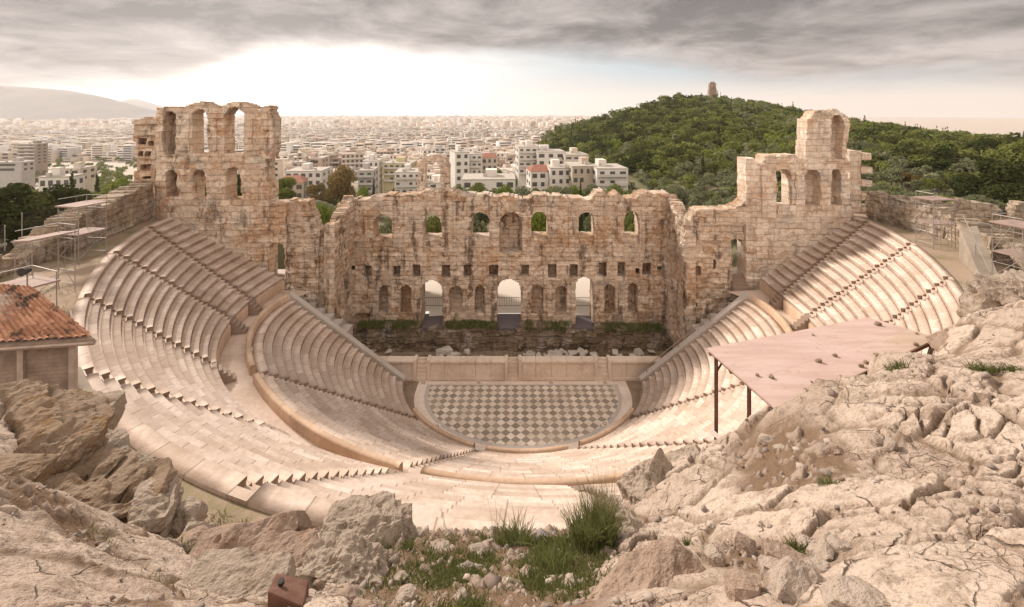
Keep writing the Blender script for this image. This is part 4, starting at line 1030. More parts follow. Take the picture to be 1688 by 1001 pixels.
def building(u0, u1, vtop, D, dep, floors, wall, label, rot=0.0, roof='flat', win=3, bal=False, fh=3.1, group=None, glass=None):
    xc, wd = px2x((u0 + u1) / 2, D), (u1 - u0) * D / FPX; zt = rowz(vtop, D); zb = zt - floors * fh; gz_ = min(float(ground_z(xc, D)), zb) - 1
    r = empty('building', (xc, D + dep / 2, gz_), label, 'building', group); r.rotation_euler.z = rot
    def part(mb, nm, mat): o = mb.build(nm, mat); o.parent = r; return o
    H = zt - gz_; mb = MB(); mb.box((0, 0, H / 2), (wd, dep, H)); part(mb, 'wall', M['w_' + wall])
    mb = MB()
    if roof == 'red':
        h = min(wd, dep) * .22; mb.add([(-wd / 2 - .3, -dep / 2 - .3, H + .004), (wd / 2 + .3, -dep / 2 - .3, H + .004), (wd / 2 + .3, dep / 2 + .3, H + .004), (-wd / 2 - .3, dep / 2 + .3, H + .004), (-wd / 4, 0, H + h), (wd / 4, 0, H + h)], [(3, 2, 1, 0), (0, 1, 5, 4), (1, 2, 5), (2, 3, 4, 5), (3, 0, 4)]); part(mb, 'roof', M['roofred'])
    else:
        mb.box((0, 0, H + .15), (wd + .2, dep + .2, .3)); part(mb, 'roof', M['roofflat'])
        mb = MB(); a = wd * random.uniform(.2, .35); mb.box((random.uniform(-.2, .2) * wd, dep * .1, H + 1.4), (a, dep * .35, 2.3)); part(mb, 'penthouse', M['w_' + wall])
        mb = MB()
        for k in range(1): mb.box((random.uniform(-.4, .4) * wd, random.uniform(-.4, .1) * dep, H + .8), (random.uniform(.6, 1.6), 1.0, 1.0))
        part(mb, 'rooftop_equipment', M['w_grey'])
    for f in range(floors):
        z = zt - gz_ - (f + .5) * fh
        for k in range(win):
            if random.random() < .08: continue
            o = bpy.data.objects.new('window', WIN if not glass else WIN); COL.objects.link(o); o.parent = r
            o.location = ((k + .5) / win * wd - wd / 2, -dep / 2 - .02, z); o.scale = (wd / win * random.uniform(.4, .62), 1, fh * .5)
            if glass and k == win - 1: o.scale.x = wd / win * .95; o.scale.z = fh * .8
        if bal and f < floors:
            o = bpy.data.objects.new('balcony', BAL); COL.objects.link(o); o.parent = r; o.location = (0, -dep / 2, z - .3); o.scale = (wd * .92, 1.3, 1.4)
        sd_ = 1 if xc < 0 else -1                    # the side that turns to the theatre
        for k in range(2):
            o = bpy.data.objects.new('window', WIN); COL.objects.link(o); o.parent = r; o.location = (sd_ * (wd / 2 + .02), (k - .5) * dep * .45, z); o.rotation_euler.z = math.pi / 2; o.scale = (dep * .2, 1, fh * .45)
    return r
special = [
 (940, 982, 275, 163, 14, 2, 'beige', 'long low beige house joined to the flat roofed house with green glass', 0.1, 'flat', 4, False),
 (982, 1034, 279, 158, 15, 2, 'white', 'flat roofed modern house with a green glass corner at the foot of the hill', 0.05, 'flat', 3, True),
 (852, 884, 243, 205, 14, 4, 'white', 'tall white apartment block left of the white stepped block near the wood', 0.1, 'flat', 3, True),
 (884, 930, 251, 200, 14, 3, 'white', 'white stepped apartment block in front of the lower edge of the wood', 0.05, 'flat', 3, False),
 (928, 968, 256, 196, 14, 3, 'cream', 'cream block with long balconies just above the low beige house', 0.1, 'flat', 3, True),
 (742, 766, 252, 196, 14, 5, 'white', 'white block with a blank side wall right beside the broken arch', 0.3, 'flat', 2, False),
 (766, 792, 255, 200, 14, 5, 'white', 'white block with balconies right of the blank walled one by the arch', 0.1, 'flat', 3, True),
 (792, 818, 260, 215, 12, 3, 'cream', 'cream house with a red tiled roof right of the white blocks by the arch', 0.1, 'red', 3, False),
 (872, 912, 283, 170, 12, 2, 'white', 'low white house with a red roof in front of the white stepped block', 0.1, 'red', 3, False),
 (904, 940, 278, 168, 12, 2, 'white', 'low white house left of the long beige house', 0.1, 'flat', 3, False),
 (760, 848, 297, 150, 14, 1, 'white', 'long low white hall just above the top of the stage wall', 0.05, 'flat', 5, False),
 (632, 678, 270, 230, 14, 3, 'yellow', 'long pale yellow block left of the broken arch', 0.0, 'flat', 5, True),
 (588, 612, 282, 190, 12, 4, 'grey', 'grey block with deep dark balconies right of the yellowing trees', 0.1, 'flat', 2, True),
 (596, 622, 266, 225, 12, 4, 'white', 'white block behind the grey one with deep balconies', 0.1, 'flat', 3, False),
 (648, 690, 285, 185, 14, 3, 'white', 'white block with terraces low beside the broken arch', 0.1, 'flat', 4, True),
 (468, 526, 283, 190, 14, 3, 'white', 'white house with small windows right of the left tower', 0.1, 'flat', 5, False),
 (448, 490, 302, 165, 12, 2, 'beige', 'low house with a red tiled roof at the right foot of the left tower', 0.3, 'red', 3, False),
 (480, 500, 268, 235, 12, 5, 'beige', 'beige block behind the white house right of the left tower', 0.1, 'flat', 2, True),
 (500, 528, 262, 245, 12, 5, 'pink', 'pinkish block with a blank wall left of the yellowing trees', 0.1, 'flat', 1, False),
 (-12, 34, 268, 300, 9, 2, 'grey', 'grey building with a big dark glass front at the left edge', 0.05, 'flat', 1, False),
 (28, 54, 238, 420, 14, 6, 'brown', 'tall brownish tower block with stacked balconies at the far left', 0.2, 'flat', 2, True),
 (0, 28, 252, 420, 14, 3, 'beige', 'beige block behind the glass fronted building at the left edge', 0.2, 'flat', 2, False),
 (64, 108, 293, 130, 6, 1, 'white', 'long low white house with a flat roof behind the dark bushes', 0.2, 'flat', 4, False),
 (84, 124, 279, 220, 12, 2, 'cream', 'cream low house behind the cypresses at the left', 0.2, 'flat', 3, False),
]
for s_ in special: building(*s_)
def bmesh_data(r, style):
    """plain block with roof hut, parapet and window openings for mid-distance houses; unit footprint 1x1, height in floors"""
    fl = style['fl']; V, F, MI = [], [], []
    def bx(c, d, mi):
        mb = MB(); mb.box(c, d); b = len(V); V.extend(mb.v); F.extend([tuple(b + q for q in f) for f in mb.f]); MI.extend([mi] * 6)
    bx((0, 0, fl * 1.5 - 6), (style['w'], style['d'], fl * 3 + 12), 0); bx((0, 0, fl * 3 + .12), (style['w'] + .3, style['d'] + .3, .24), 1)
    for k in range(r.randint(1, 4)): bx((r.uniform(-.3, .3) * style['w'], r.uniform(-.3, .3) * style['d'], fl * 3 + 1.3), (r.uniform(2, 5), r.uniform(2, 5), r.uniform(1.2, 2.8)), 0)
    for f in range(fl):
        z = f * 3 + 1.6
        if style['bal']: bx((0, -style['d'] / 2 - .55, z - 1.3), (style['w'] * .9, 1.1, .9), 3)
        n_ = style['n']
        for k in range(n_):
            bx(((k + .5) / n_ * style['w'] - style['w'] / 2, -style['d'] / 2, z), (style['w'] / n_ * .5, .14, 1.5), 2)
        for sx_ in (-1, 1):
            for k in range(2): bx((sx_ * style['w'] / 2, (k - .5) * style['d'] * .45, z), (.14, 1.5, 1.4), 2)
    me = bpy.data.meshes.new('building'); me.from_pydata(V, [], F)
    for m_ in (M['citywall'], M['cityroof'], M['glassdark'], M['shade']): me.materials.append(m_)
    me.polygons.foreach_set('material_index', np.array(MI, np.int32)); me.update(); return me
r = np.random.RandomState(33)
styles = [dict(fl=int(r.randint(2, 6)), w=float(r.uniform(8, 16)), d=float(r.uniform(8, 13)), n=int(r.randint(2, 6)), bal=bool(r.rand() < .5)) for _ in range(16)]
meshes = [bmesh_data(r, s) for s in styles]
taken = [(px2x((s_[0] + s_[1]) / 2, s_[3]), s_[3] + s_[4] / 2, (s_[1] - s_[0]) * s_[3] / FPX) for s_ in special]
spots = []; low = [k for k, s_ in enumerate(styles) if s_['fl'] <= 3]
for D in np.arange(150, 2000, 14.5):
    step = 13.5
    for x in np.arange(px2x(-90, D), px2x(930, D), step):
        xx, yy = x + r.uniform(-3, 3), D + r.uniform(-2.5, 2.5); u = U0 + xx / yy * FPX
        if u > 830 and yy > 190 and u > 830 + 0 * yy and (u > np.interp(yy, [190, 330, 480, 700], [870, 880, 885, 905])): continue
        if u > 700 and yy < 190: continue
        if yy < 240 and 380 < u < 740 and yy < 205: continue
        if u < 240 and yy < 600: continue
        if any(abs(xx - a) < b / 2 + 9 and abs(yy - c) < 17 for a, c, b in taken): continue
        if vnoise(np.array([[xx * .012, yy * .012, 3.]]), 6)[0] > .42: continue
        spots.append((yy, xx, u))
spots.sort()
def zone(u): return 'left of the left tower' if u < 216 else 'behind the left tower' if u < 446 else 'between the left tower and the broken arch' if u < 690 else 'behind the broken arch' if u < 742 else 'between the broken arch and the wooded hill'
num = {1: 'one', 2: 'two', 3: 'three', 4: 'four', 5: 'five', 6: 'six'}
seen = [s_ for s_ in spots if not (255 < s_[2] < 442)]
for yy, xx, u in seen[:270]:
    k = r.randint(len(meshes))
    if yy < 340: k = low[r.randint(len(low))]
    s_ = styles[k]
    o = bpy.data.objects.new('building', meshes[k]); COL.objects.link(o); o.location = (xx, yy, float(ground_z(xx, yy))); o.rotation_euler.z = r.choice([0, .25, -.2, .5]) + r.uniform(-.08, .08)
    o.scale = (r.uniform(.85, 1.15), 1, r.uniform(.9, 1.2))
    tag(o, '%s storey city block %s, %s' % (num[s_['fl']], 'with balconies' if s_['bal'] else 'with plain windows', zone(u)), 'building', 'city blocks behind the theatre')
V, Q, A, MI = [], [], [], []; cnt = 0
cube = np.array([(-.5, -.5, 0), (.5, -.5, 0), (.5, .5, 0), (-.5, .5, 0), (-.5, -.5, 1), (.5, -.5, 1), (.5, .5, 1), (-.5, .5, 1)]); cf = np.array([(4, 5, 6, 7), (0, 1, 5, 4), (1, 2, 6, 5), (2, 3, 7, 6), (3, 0, 4, 7)])
rest = [(s_[1], s_[0]) for s_ in spots if s_ not in seen[:270]]
B = [(x, y, r.uniform(9, 20), r.uniform(9, 15), r.randint(2, 8) * 3.0) for x, y in rest]
for D in np.geomspace(2000, 8600, 95):
    sp = max(24, D * .013)
    for x in np.arange(px2x(-160, D), px2x(1000, D), sp):
        yy = D + r.uniform(-.4, .4) * D * .016; B.append((x + r.uniform(-.4, .4) * sp, yy, r.uniform(.35, .95) * sp, r.uniform(12, 30), float(np.clip(r.gamma(5, 3.4), 6, 42))))
for x, y, w_, d_, h in B:
    a = r.uniform(-.4, .4); ca, sa = math.cos(a), math.sin(a); c = cube * (w_, d_, h + 6); g = float(ground_z(x, y)) - 6
    V.append(np.c_[c[:, 0] * ca - c[:, 1] * sa + x, c[:, 0] * sa + c[:, 1] * ca + y, c[:, 2] + g]); Q.append(cf + cnt); cnt += 8; b = r.rand(); A.append([b] * 5); MI.append([1, 0, 0, 0, 0])
    if y < 1800:
        for f in range(int(h / 3)):
            z = g + 6 + f * 3 + 1.1; q = np.array([(-.42, -.5, 0), (.42, -.5, 0), (.42, -.5, 0), (-.42, -.5, 0)]) * (w_, d_ + .4, 1)
            V.append(np.c_[q[:, 0] * ca - q[:, 1] * sa + x, q[:, 0] * sa + q[:, 1] * ca + y, z + np.array([0, 0, 1.3, 1.3])]); Q.append(np.arange(4)[None] + cnt); cnt += 4; A.append([b]); MI.append([2])
o = mesh_np('distant_city', np.concatenate(V), np.concatenate(Q), M['citywall'], attr=dict(block=np.concatenate(A)))
o.data.materials.append(M['cityroof']); o.data.materials.append(M['glassdark']); o.data.polygons.foreach_set('material_index', np.concatenate(MI).astype(np.int32))
tag(o, 'sea of small pale city blocks spreading to the horizon', 'city', kind='stuff')
# street trees among the houses
V, A = [], []
for k in range(760):
    D = r.uniform(150, 1500) if k > 300 else r.uniform(150, 520); u = r.uniform(-60, 850) if k % 3 else r.uniform(-60, 230); x = px2x(u, D)
    if 250 < u < 442: continue
    co = np.zeros(len(PROTO['dark%d' % (k % 5)][1].vertices) * 3, np.float32); PROTO['dark%d' % (k % 5)][1].vertices.foreach_get('co', co); c = co.reshape(-1, 4, 3)[::4]; c = c.mean(1, keepdims=True) + (c - c.mean(1, keepdims=True)) * 1.9
    s_ = r.uniform(5, 9); V.append(c.reshape(-1, 3) * (s_ * 1.2, s_ * 1.2, s_) + (x, D, float(ground_z(x, D)))); A.append(r.rand(len(c)))
V = np.concatenate(V); tag(mesh_np('street_trees', V, np.arange(len(V)).reshape(-1, 4), M['pine'], attr=dict(block=np.concatenate(A))), 'small dark green crowns scattered between the city blocks', 'street trees', kind='stuff')
# ------------------------------------------------------------------ walls, platforms and fences on the rim terrace
def line_wall(name, a, b, z0, ztop, thick, mat, seed, label, cat='wall', rag=.35):
    a, b = np.array(a, float), np.array(b, float); L = np.linalg.norm(b - a); ang = math.atan2(b[1] - a[1], b[0] - a[0])
    us, zs = [q[0] * L for q in ztop], [q[1] for q in ztop]
    def fn(U, Z):
        st = (stonegrid(U, U * 0, .9, .4, seed) - .5) * rag + rag * .4 * fbm(np.stack((U * 2, U * 0, U * 0), -1).reshape(-1, 3), 2, seed).reshape(U.shape)
        d = .1 + .15 * fbm(np.stack((U * .6, Z * .6, U * 0), -1).reshape(-1, 3), 3, seed + 2).reshape(U.shape)
        return np.where(Z > np.interp(U, us, zs) + st, np.nan, d)
    o = masonry(name, a, ang, L, z0, max(zs) + 1, .12, fn, thick, mat, None, seed, .18, 1.1, .56, (a[0], a[1], z0))
    return tag(o, label, cat)
W_ = M['wallstone']
line_wall('rubble_wall', (-32.9, 34.8), (-35.8, 46.3), 14.8, [(0, 17.9), (.25, 18.3), (.6, 18.6), (1, 19.0)], 2.0, W_, 51, 'thick rubble stone wall running from the left tower along the rim path')
line_wall('rubble_wall', (-31.5, 25.0), (-32.9, 34.4), 14.8, [(0, 16.4), (.3, 17.0), (.55, 16.2), (.8, 17.2), (1, 17.4)], 1.6, W_, 52, 'low broken rubble wall below the left scaffold at the photo edge', rag=.7)
line_wall('rubble_wall', (35.4, 46.2), (36.0, 38.6), 14.8, [(0, 18.1), (.5, 17.9), (1, 17.7)], 1.6, W_, 53, 'stone wall running from the right tower along the rim path')
line_wall('rubble_wall', (36.0, 38.4), (33.2, 30.0), 14.8, [(0, 17.6), (.4, 17.2), (.7, 16.9), (1, 17.0)], 1.6, W_, 54, 'lower stone wall behind the concrete ramp on the right rim', rag=.5)
line_wall('terrace_wall', (36.6, 42.2), (47.5, 40.2), 14.8, [(0, 18.2), (.30, 17.8), (.34, 17.2), (.38, 18.1), (.62, 17.6), (.66, 16.8), (.72, 16.8), (.76, 18.0), (1, 17.8)], 1.2, W_, 55, 'broken pale wall with gaps behind the scaffold at the right edge', rag=.25)
M['paintpink'] = plain('faded_pink_sheet', (.47, .335, .285), .55, .12, .5, (.51, .385, .33), None, .04)
m, t = new_mat('pink_stained_sheet'); c = t.n('ShaderNodeTexCoord').outputs['Object']
n = t.noise(c, .55, 5, .6, .6); n2 = t.noise(c, 5, 5, .65); n3 = t.noise(t.n('ShaderNodeMapping', None, Vector=c, Scale=(.5, 4, 1), Rotation=(0, 0, .35)).outputs[0], 1.2, 4, .6)
col = t.mix(t.rng(n3, .35, .65), (.47, .33, .28), (.54, .40, .345)); col = t.mix(t.m('MULTIPLY', t.rng(n, .56, .68), .55), col, (.42, .32, .20)); col = t.mix(t.m('MULTIPLY', t.rng(n2, .58, .75), .45), col, (.33, .20, .16)); col = t.mix(t.m('MULTIPLY', t.rng(n2, .25, .4, 1, 0), .35), col, (.60, .48, .43))
finish(t, col, .6, n2, .15, .02); M['pinkstain'] = m
M['board'] = plain('faded_scaffold_boards', (.38, .275, .235), .8, .2, 2)
M['steel'] = plain('galvanised_tube', (.36, .32, .28), .5, .2, 5, None, .3); M['rust'] = plain('rusty_steel', (.13, .062, .045), .8, .4, 6, (.19, .10, .07))
M['concrete'] = plain('weathered_concrete', (.36, .295, .23), .9, .25, 1.2)
def scaffold(cx, cy, wx, wy, zb, zt, rz, label, mid=True, tilt=0.0, parts=True):
    s = empty('scaffold', (cx, cy, zb), label, 'scaffold'); s.rotation_euler.z = rz; h = zt - zb
    def part(mb, nm, mat): o = mb.build(nm, mat); o.parent = s
    hx, hy = wx / 2, wy / 2; cs = ((-hx, -hy), (hx, -hy), (hx, hy), (-hx, hy))
    mb = MB(); mb.hexa([(x * 1.12, y * 1.15, h + tilt * x - .03) for x, y in cs] + [(x * 1.12, y * 1.15, h + tilt * x + .05) for x, y in cs]); part(mb, 'top_sheet', M['board'])
    if mid: mb = MB(); mb.box((0, 0, h * .52), (wx * 1.05, wy * 1.05, .06)); part(mb, 'deck', M['board'])
    for x, y in cs: mb = MB(); mb.bar((x, y, 0), (x, y, h), .055); part(mb, 'leg', M['steel'])
    for k in (1, 2, -1): mb = MB(); mb.bar((hx * .33 * k, -hy, .1), (hx * .33 * k, -hy, h), .032, 5); part(mb, 'upright', M['steel'])
    mb = MB()
    for i_ in range(4):
        a, b = cs[i_], cs[(i_ + 1) % 4]
        for f in (.12, .35, .9): mb.bar((*a, h * f), (*b, h * f), .032, 5)
        mb.bar((*a, h * .1), (*b, h * .5), .04, 5); mb.bar((*b, h * .52), (*a, h * .95), .04, 5)
    part(mb, 'bracing', M['steel'])
    mb = MB(); mb.bar((-hx, hy, h + .5 ), (hx, hy, h + .5), .05); mb.bar((-hx, hy, h), (-hx, hy, h + .5), .05); mb.bar((hx, hy, h), (hx, hy, h + .5), .05); mb.bar((-hx, -hy, h + .5), (-hx, hy, h + .5), .05); part(mb, 'guard_rail', M['steel'])
    return s
scaffold(-31.0, 33.3, 1.7, 1.9, 15.3, 19.4, -.15, 'tall metal scaffold tower with pink boards on the left rim path')
scaffold(-27.3, 27.0, 1.5, 2.0, 15.3, 18.75, -.3, 'lower scaffold with one sloping pink board on the left rim', False, .12)
scaffold(-22.9, 21.8, 2.2, 1.2, 15.3, 17.95, -.4, 'low platform with a pink sheet just behind the tiled hut', False, .05)
scaffold(33.6, 36.6, 1.9, 1.4, 15.3, 19.2, .1, 'metal scaffold tower with a pink top beside the right rim wall')
scaffold(31.4, 28.6, 1.8, 1.5, 15.3, 19.1, .2, 'larger metal scaffold with a pink top at the right edge of the photo')
# floodlights
def floodlight(p, zb, label):
    f = empty('floodlight', (p[0], p[1], zb), label, 'floodlight'); mb = MB(); mb.bar((0, 0, 0), (0, 0, p[2] - zb - .1), .06); o = mb.build('pole', M['steel']); o.parent = f
    mb = MB(); n = 10
    for k, (z0, r0, z1, r1) in enumerate(((-.12, .10, .1, .16), (.1, .16, .26, .20))):
        v = [(math.cos(6.2832 * q / n) * rr__, z, p[2] - zb + math.sin(6.2832 * q / n) * rr__) for z, rr__ in ((-z0, r0), (-z1, r1)) for q in range(n)]
        mb.add(v, [(q, (q + 1) % n, n + (q + 1) % n, n + q) for q in range(n)] + [tuple(range(n))[::-1], tuple(range(n, 2 * n))])
    o = mb.build('lamp_head', M['iron']); o.parent = f
floodlight(P(45, 446, 21.2), 15.4, 'black floodlight on a pole above the pink platform behind the hut')
floodlight(P(1541, 313, 37.0), 15.4, 'small dark floodlight beside the top of the right scaffold')
floodlight(P(1650, 350, 33.0), 15.4, 'big black floodlight in front of the broken pale wall at the right edge')
# concrete ramp wall with handrail
rmp = empty('concrete_ramp', (30.5, 30, 15.3), 'sloping concrete stair block with a handrail on the right rim path', 'ramp')
a0, a1 = P(1581, 376, 33.5), P(1611, 372, 33.5); b0, b1 = P(1622, 474, 28.2), P(1655, 472, 28.2)
mb = MB(); mb.hexa([(a0[0], a0[1], 15.0), (b0[0], b0[1], 15.0), (b1[0], b1[1], 15.0), (a1[0], a1[1], 15.0), tuple(a0), tuple(b0), tuple(b1), tuple(a1)]); mb.build('ramp_block', M['concrete'], rmp, None, .03)
mb = MB(); mb.bar(a0 + (0.3, 0, .9), b0 + (.4, 0, .9), .06); mb.build('handrail', M['steel'], rmp)
for f in (0, .5, 1): q = a0 * (1 - f) + b0 * f + (.3 + .1 * f, 0, 0); mb = MB(); mb.bar(q - (0, 0, .1), q + (0, 0, .9), .05); mb.build('post', M['steel'], rmp)
# mesh fences
def fence(pts, h, label, step=.16):
    f = empty('mesh_fence', tuple(pts[0]), label, 'fence'); mb = MB(); o0 = np.array(pts[0])
    for a, b in zip(pts[:-1], pts[1:]):
        a, b = np.array(a) - o0, np.array(b) - o0; L = np.linalg.norm(b - a); n = int(L / step)
        for k in range(n + 1): q = a + (b - a) * k / n; mb.bar(q, q + (0, 0, h), .022, 4)
        for z in np.arange(.1, h + .01, .3): mb.bar(a + (0, 0, z), b + (0, 0, z), .022, 4)
    o = mb.build('wire_mesh', M['iron']); o.parent = f
    for a, b in zip(pts[:-1], pts[1:]):
        a, b = np.array(a) - o0, np.array(b) - o0; n = max(1, int(np.linalg.norm(b - a) / 2.6))
        for k in range(n + 1): q = a + (b - a) * k / n; mb = MB(); mb.bar(q, q + (0, 0, h + .1), .07); o = mb.build('fence_post', M['steel']); o.parent = f
fence([(-37.5, 46.5, 17.2), (-37.8, 40.0, 16.8), (-37.2, 35, 16.4)], 1.9, 'dark wire mesh fence between the left tower and the scaffold')
fence([(-37.4, 34, 15.8), (-35.5, 30.5, 15.6), (-33.5, 25, 15.6)], 1.8, 'dark wire mesh fence at the left edge behind the low broken wall')

# ------------------------------------------------------------------ pink sheet canopy on the near right rim
cn = empty('canopy', (8, 13, 15.4), 'flat faded pink sheet canopy on rusty posts beside the right rock slope', 'canopy')
cq = [P(1165, 574, 10.0), P(1432, 523, 11.6), P(1546, 557, 10.5), P(1283, 677, 8.0)]
sheet = [np.array(q) for q in cq]
def lerp2(s, t): return (sheet[0] * (1 - s) + sheet[1] * s) * (1 - t) + (sheet[3] * (1 - s) + sheet[2] * s) * t
mb = MB()
for t0, t1 in ((0, .60), (.602, 1)):
    for s0, s1 in ((0, .5), (.501, 1)):
        q = [lerp2(s0, t0), lerp2(s1, t0), lerp2(s1, t1), lerp2(s0, t1)]
        mb.hexa([x - (0, 0, .04) for x in q] + q)
mb.build('roof_sheet', M['pinkstain'], cn)
mb = MB()
for s in (.02, .98): mb.bar(lerp2(s, .01) - (0, 0, .10), lerp2(s, .99) - (0, 0, .10), .10, 4)
for t_ in (.02, .35, .62, .97): mb.bar(lerp2(.01, t_) - (0, 0, .11), lerp2(.99, t_) - (0, 0, .10), .10, 4)
mb.build('roof_frame', M['rust'], cn)
for s, t_, zb in ((.035, .05, 18.9), (.035, .55, 19.6), (.95, .05, 18.0), (.5, .02, 18.0)):
    q = lerp2(s, t_) - (0, 0, .1); mb = MB(); mb.bar((q[0], q[1], zb), q, .085, 4); mb.build('post', M['rust'], cn)
q0 = lerp2(.035, .05)
mb = MB(); mb.bar((q0[0] - .1, q0[1], 19.12), (q0[0] + .12, q0[1] - 1.3, 19.35), .13, 4); mb.build('base_beam', M['paintpink'], cn)
mb = MB(); mb.bar(q0 - (0, 0, .5), lerp2(.10, .05) - (0, 0, .12), .055, 4); mb.build('brace', M['rust'], cn)

# ------------------------------------------------------------------ tiled hut on the near left rim
M['wood'] = plain('weathered_grey_boards', (.34, .255, .20), .9, .35, 2.5, (.22, .16, .125)); M['woodpale'] = plain('pale_weathered_timber', (.50, .40, .33), .9, .3, 3)
m, t = new_mat('terracotta_tiles'); uv = t.n('ShaderNodeUVMap').outputs[0]; c = t.n('ShaderNodeTexCoord').outputs['Object']
cell = t.n('ShaderNodeVectorMath', dict(operation='FLOOR'), _0=uv); wn = t.n('ShaderNodeTexWhiteNoise', None, Vector=cell.outputs[0]).outputs[0]; n = t.noise(c, 1.2, 5, .65); n2 = t.noise(c, 14, 4, .6)
col = t.mix(wn, (.34, .155, .09), (.60, .33, .21)); col = t.mix(t.rng(t.m('ADD', n, t.m('MULTIPLY', wn, .16)), .60, .70), col, (.085, .055, .04)); col = t.mix(t.m('MULTIPLY', t.rng(n2, .5, .75), .4), col, (.50, .38, .28))
finish(t, col, .9, n2, .3, .02); M['tile'] = m
hut = empty('hut', (-15.5, 15.5, 15.4), 'small weathered timber hut with a red tiled roof at the left edge', 'hut')
E0, E1 = np.array((-22.5, 13.5, 18.72)), np.array((-13.62, 15.05, 18.66)); G0, G1 = np.array((-26.5, 17.6, 20.0)), np.array((-17.3, 16.6, 19.72))
ns, nr = 44, 13; per = 10; V, Q, UV = [], [], []
su = np.linspace(0, ns, ns * per + 1); prof = .055 * np.abs(np.sin(su * math.pi)) ** .8
idx = 0
for k in range(nr):
    for e in (0, 1):
        f = (k + e * 1.06) / nr; z = (.05 if e else 0.0)
        a = G0 * (1 - f) + E0 * f; b = G1 * (1 - f) + E1 * f; s_ = su / ns
        jit = (np.repeat(rs.normal(0, .012, ns + 1), per)[:len(su)]) if e else 0
        p = a[None] * (1 - s_[:, None]) + b[None] * s_[:, None]; p[:, 2] += prof + z + jit; V.append(p); UV.append(np.c_[su, np.full(len(su), k + .3 + .4 * e)])
    n_ = len(su); i_ = k * 2 * n_ + np.arange(n_ - 1); Q.append(np.c_[i_, i_ + n_, i_ + n_ + 1, i_ + 1])
    if k < nr - 1: i_ = (k * 2 + 1) * n_ + np.arange(n_ - 1); Q.append(np.c_[i_, i_ + n_, i_ + n_ + 1, i_ + 1])
mesh_np('roof', np.concatenate(V), np.concatenate(Q), M['tile'], hut, np.concatenate(UV))
mb = MB()                                           # roof deck, eave board, gable end
mb.hexa([E0 - (0, 0, .14), E1 - (0, 0, .14), G1 - (0, 0, .14), G0 - (0, 0, .14), E0 - (0, 0, .04), E1 - (0, 0, .04), G1 - (0, 0, .04), G0 - (0, 0, .04)]); mb.build('roof_deck', M['wood'], hut)
mb = MB(); mb.bar(E0 - (0, -.05, .17), E1 - (.05, -.05, .17), .2, 4); mb.bar(E1 - (.1, 0, .16), G1 - (0, 0, .16), .16, 4); mb.build('eave_board', M['woodpale'], hut)
A0, A1 = np.array((-22.0, 14.1, 15.3)), np.array((-14.55, 15.4, 15.3)); dv = (A1 - A0) / np.linalg.norm(A1 - A0); nv = np.array((dv[1], -dv[0], 0))
L = np.linalg.norm(A1 - A0); zt, zb = 18.5, 16.35
mb = MB(); nb_ = 17
for k in range(nb_):
    z0_, z1_ = zb + (zt - zb) * k / nb_, zb + (zt - zb) * (k + 1) / nb_
    a, b = A0.copy(), A1.copy(); q = []
    for z, o_ in ((z0_, .05), (z1_ + .02, .015)):
        q += [(a + nv * o_)[:2].tolist() + [z], (b + nv * o_)[:2].tolist() + [z], (b - nv * .04)[:2].tolist() + [z], (a - nv * .04)[:2].tolist() + [z]]
    mb.hexa(q)
mb.build('board_wall', M['wood'], hut)
for f in (.60, .80, .993):
    p = A0 * (1 - f) + A1 * f + nv * .06; mb = MB(); mb.box((p[0], p[1], (15.9 + zt) / 2), (.17, .16, zt - 15.9), math.atan2(dv[1], dv[0])); mb.build('post', M['woodpale'], hut)
sd_ = np.array((-.72, .70, 0)); B1 = A1 + sd_ * 3
mb = MB(); mb.hexa([(A1[0], A1[1], 15.3), (B1[0], B1[1], 15.3), (B1[0] - .1, B1[1], 15.3), (A1[0] - .1, A1[1] + .05, 15.3), (A1[0], A1[1], zt), (B1[0], B1[1], zt), (B1[0] - .1, B1[1], zt), (A1[0] - .1, A1[1] + .05, zt)]); mb.build('side_wall', M['wood'], hut)
mb = MB(); q = [A0 + nv * .3, A1 + nv * .3 + dv * .9, A1 + sd_ * 3 + dv * .3, A0 + sd_ * 3]; mb.hexa([(x[0], x[1], 15.0) for x in q] + [(x[0], x[1], 16.35) for x in q]); mb.build('plinth', M['concrete'], hut, None, .03)
mb = MB(); p = A0 * .4 + A1 * .6 ; mb.box((p[0] + .3, p[1] - .1, 16.55), (L * .75, .14, .22), math.atan2(dv[1], dv[0])); mb.build('sill_beam', M['wood'], hut)
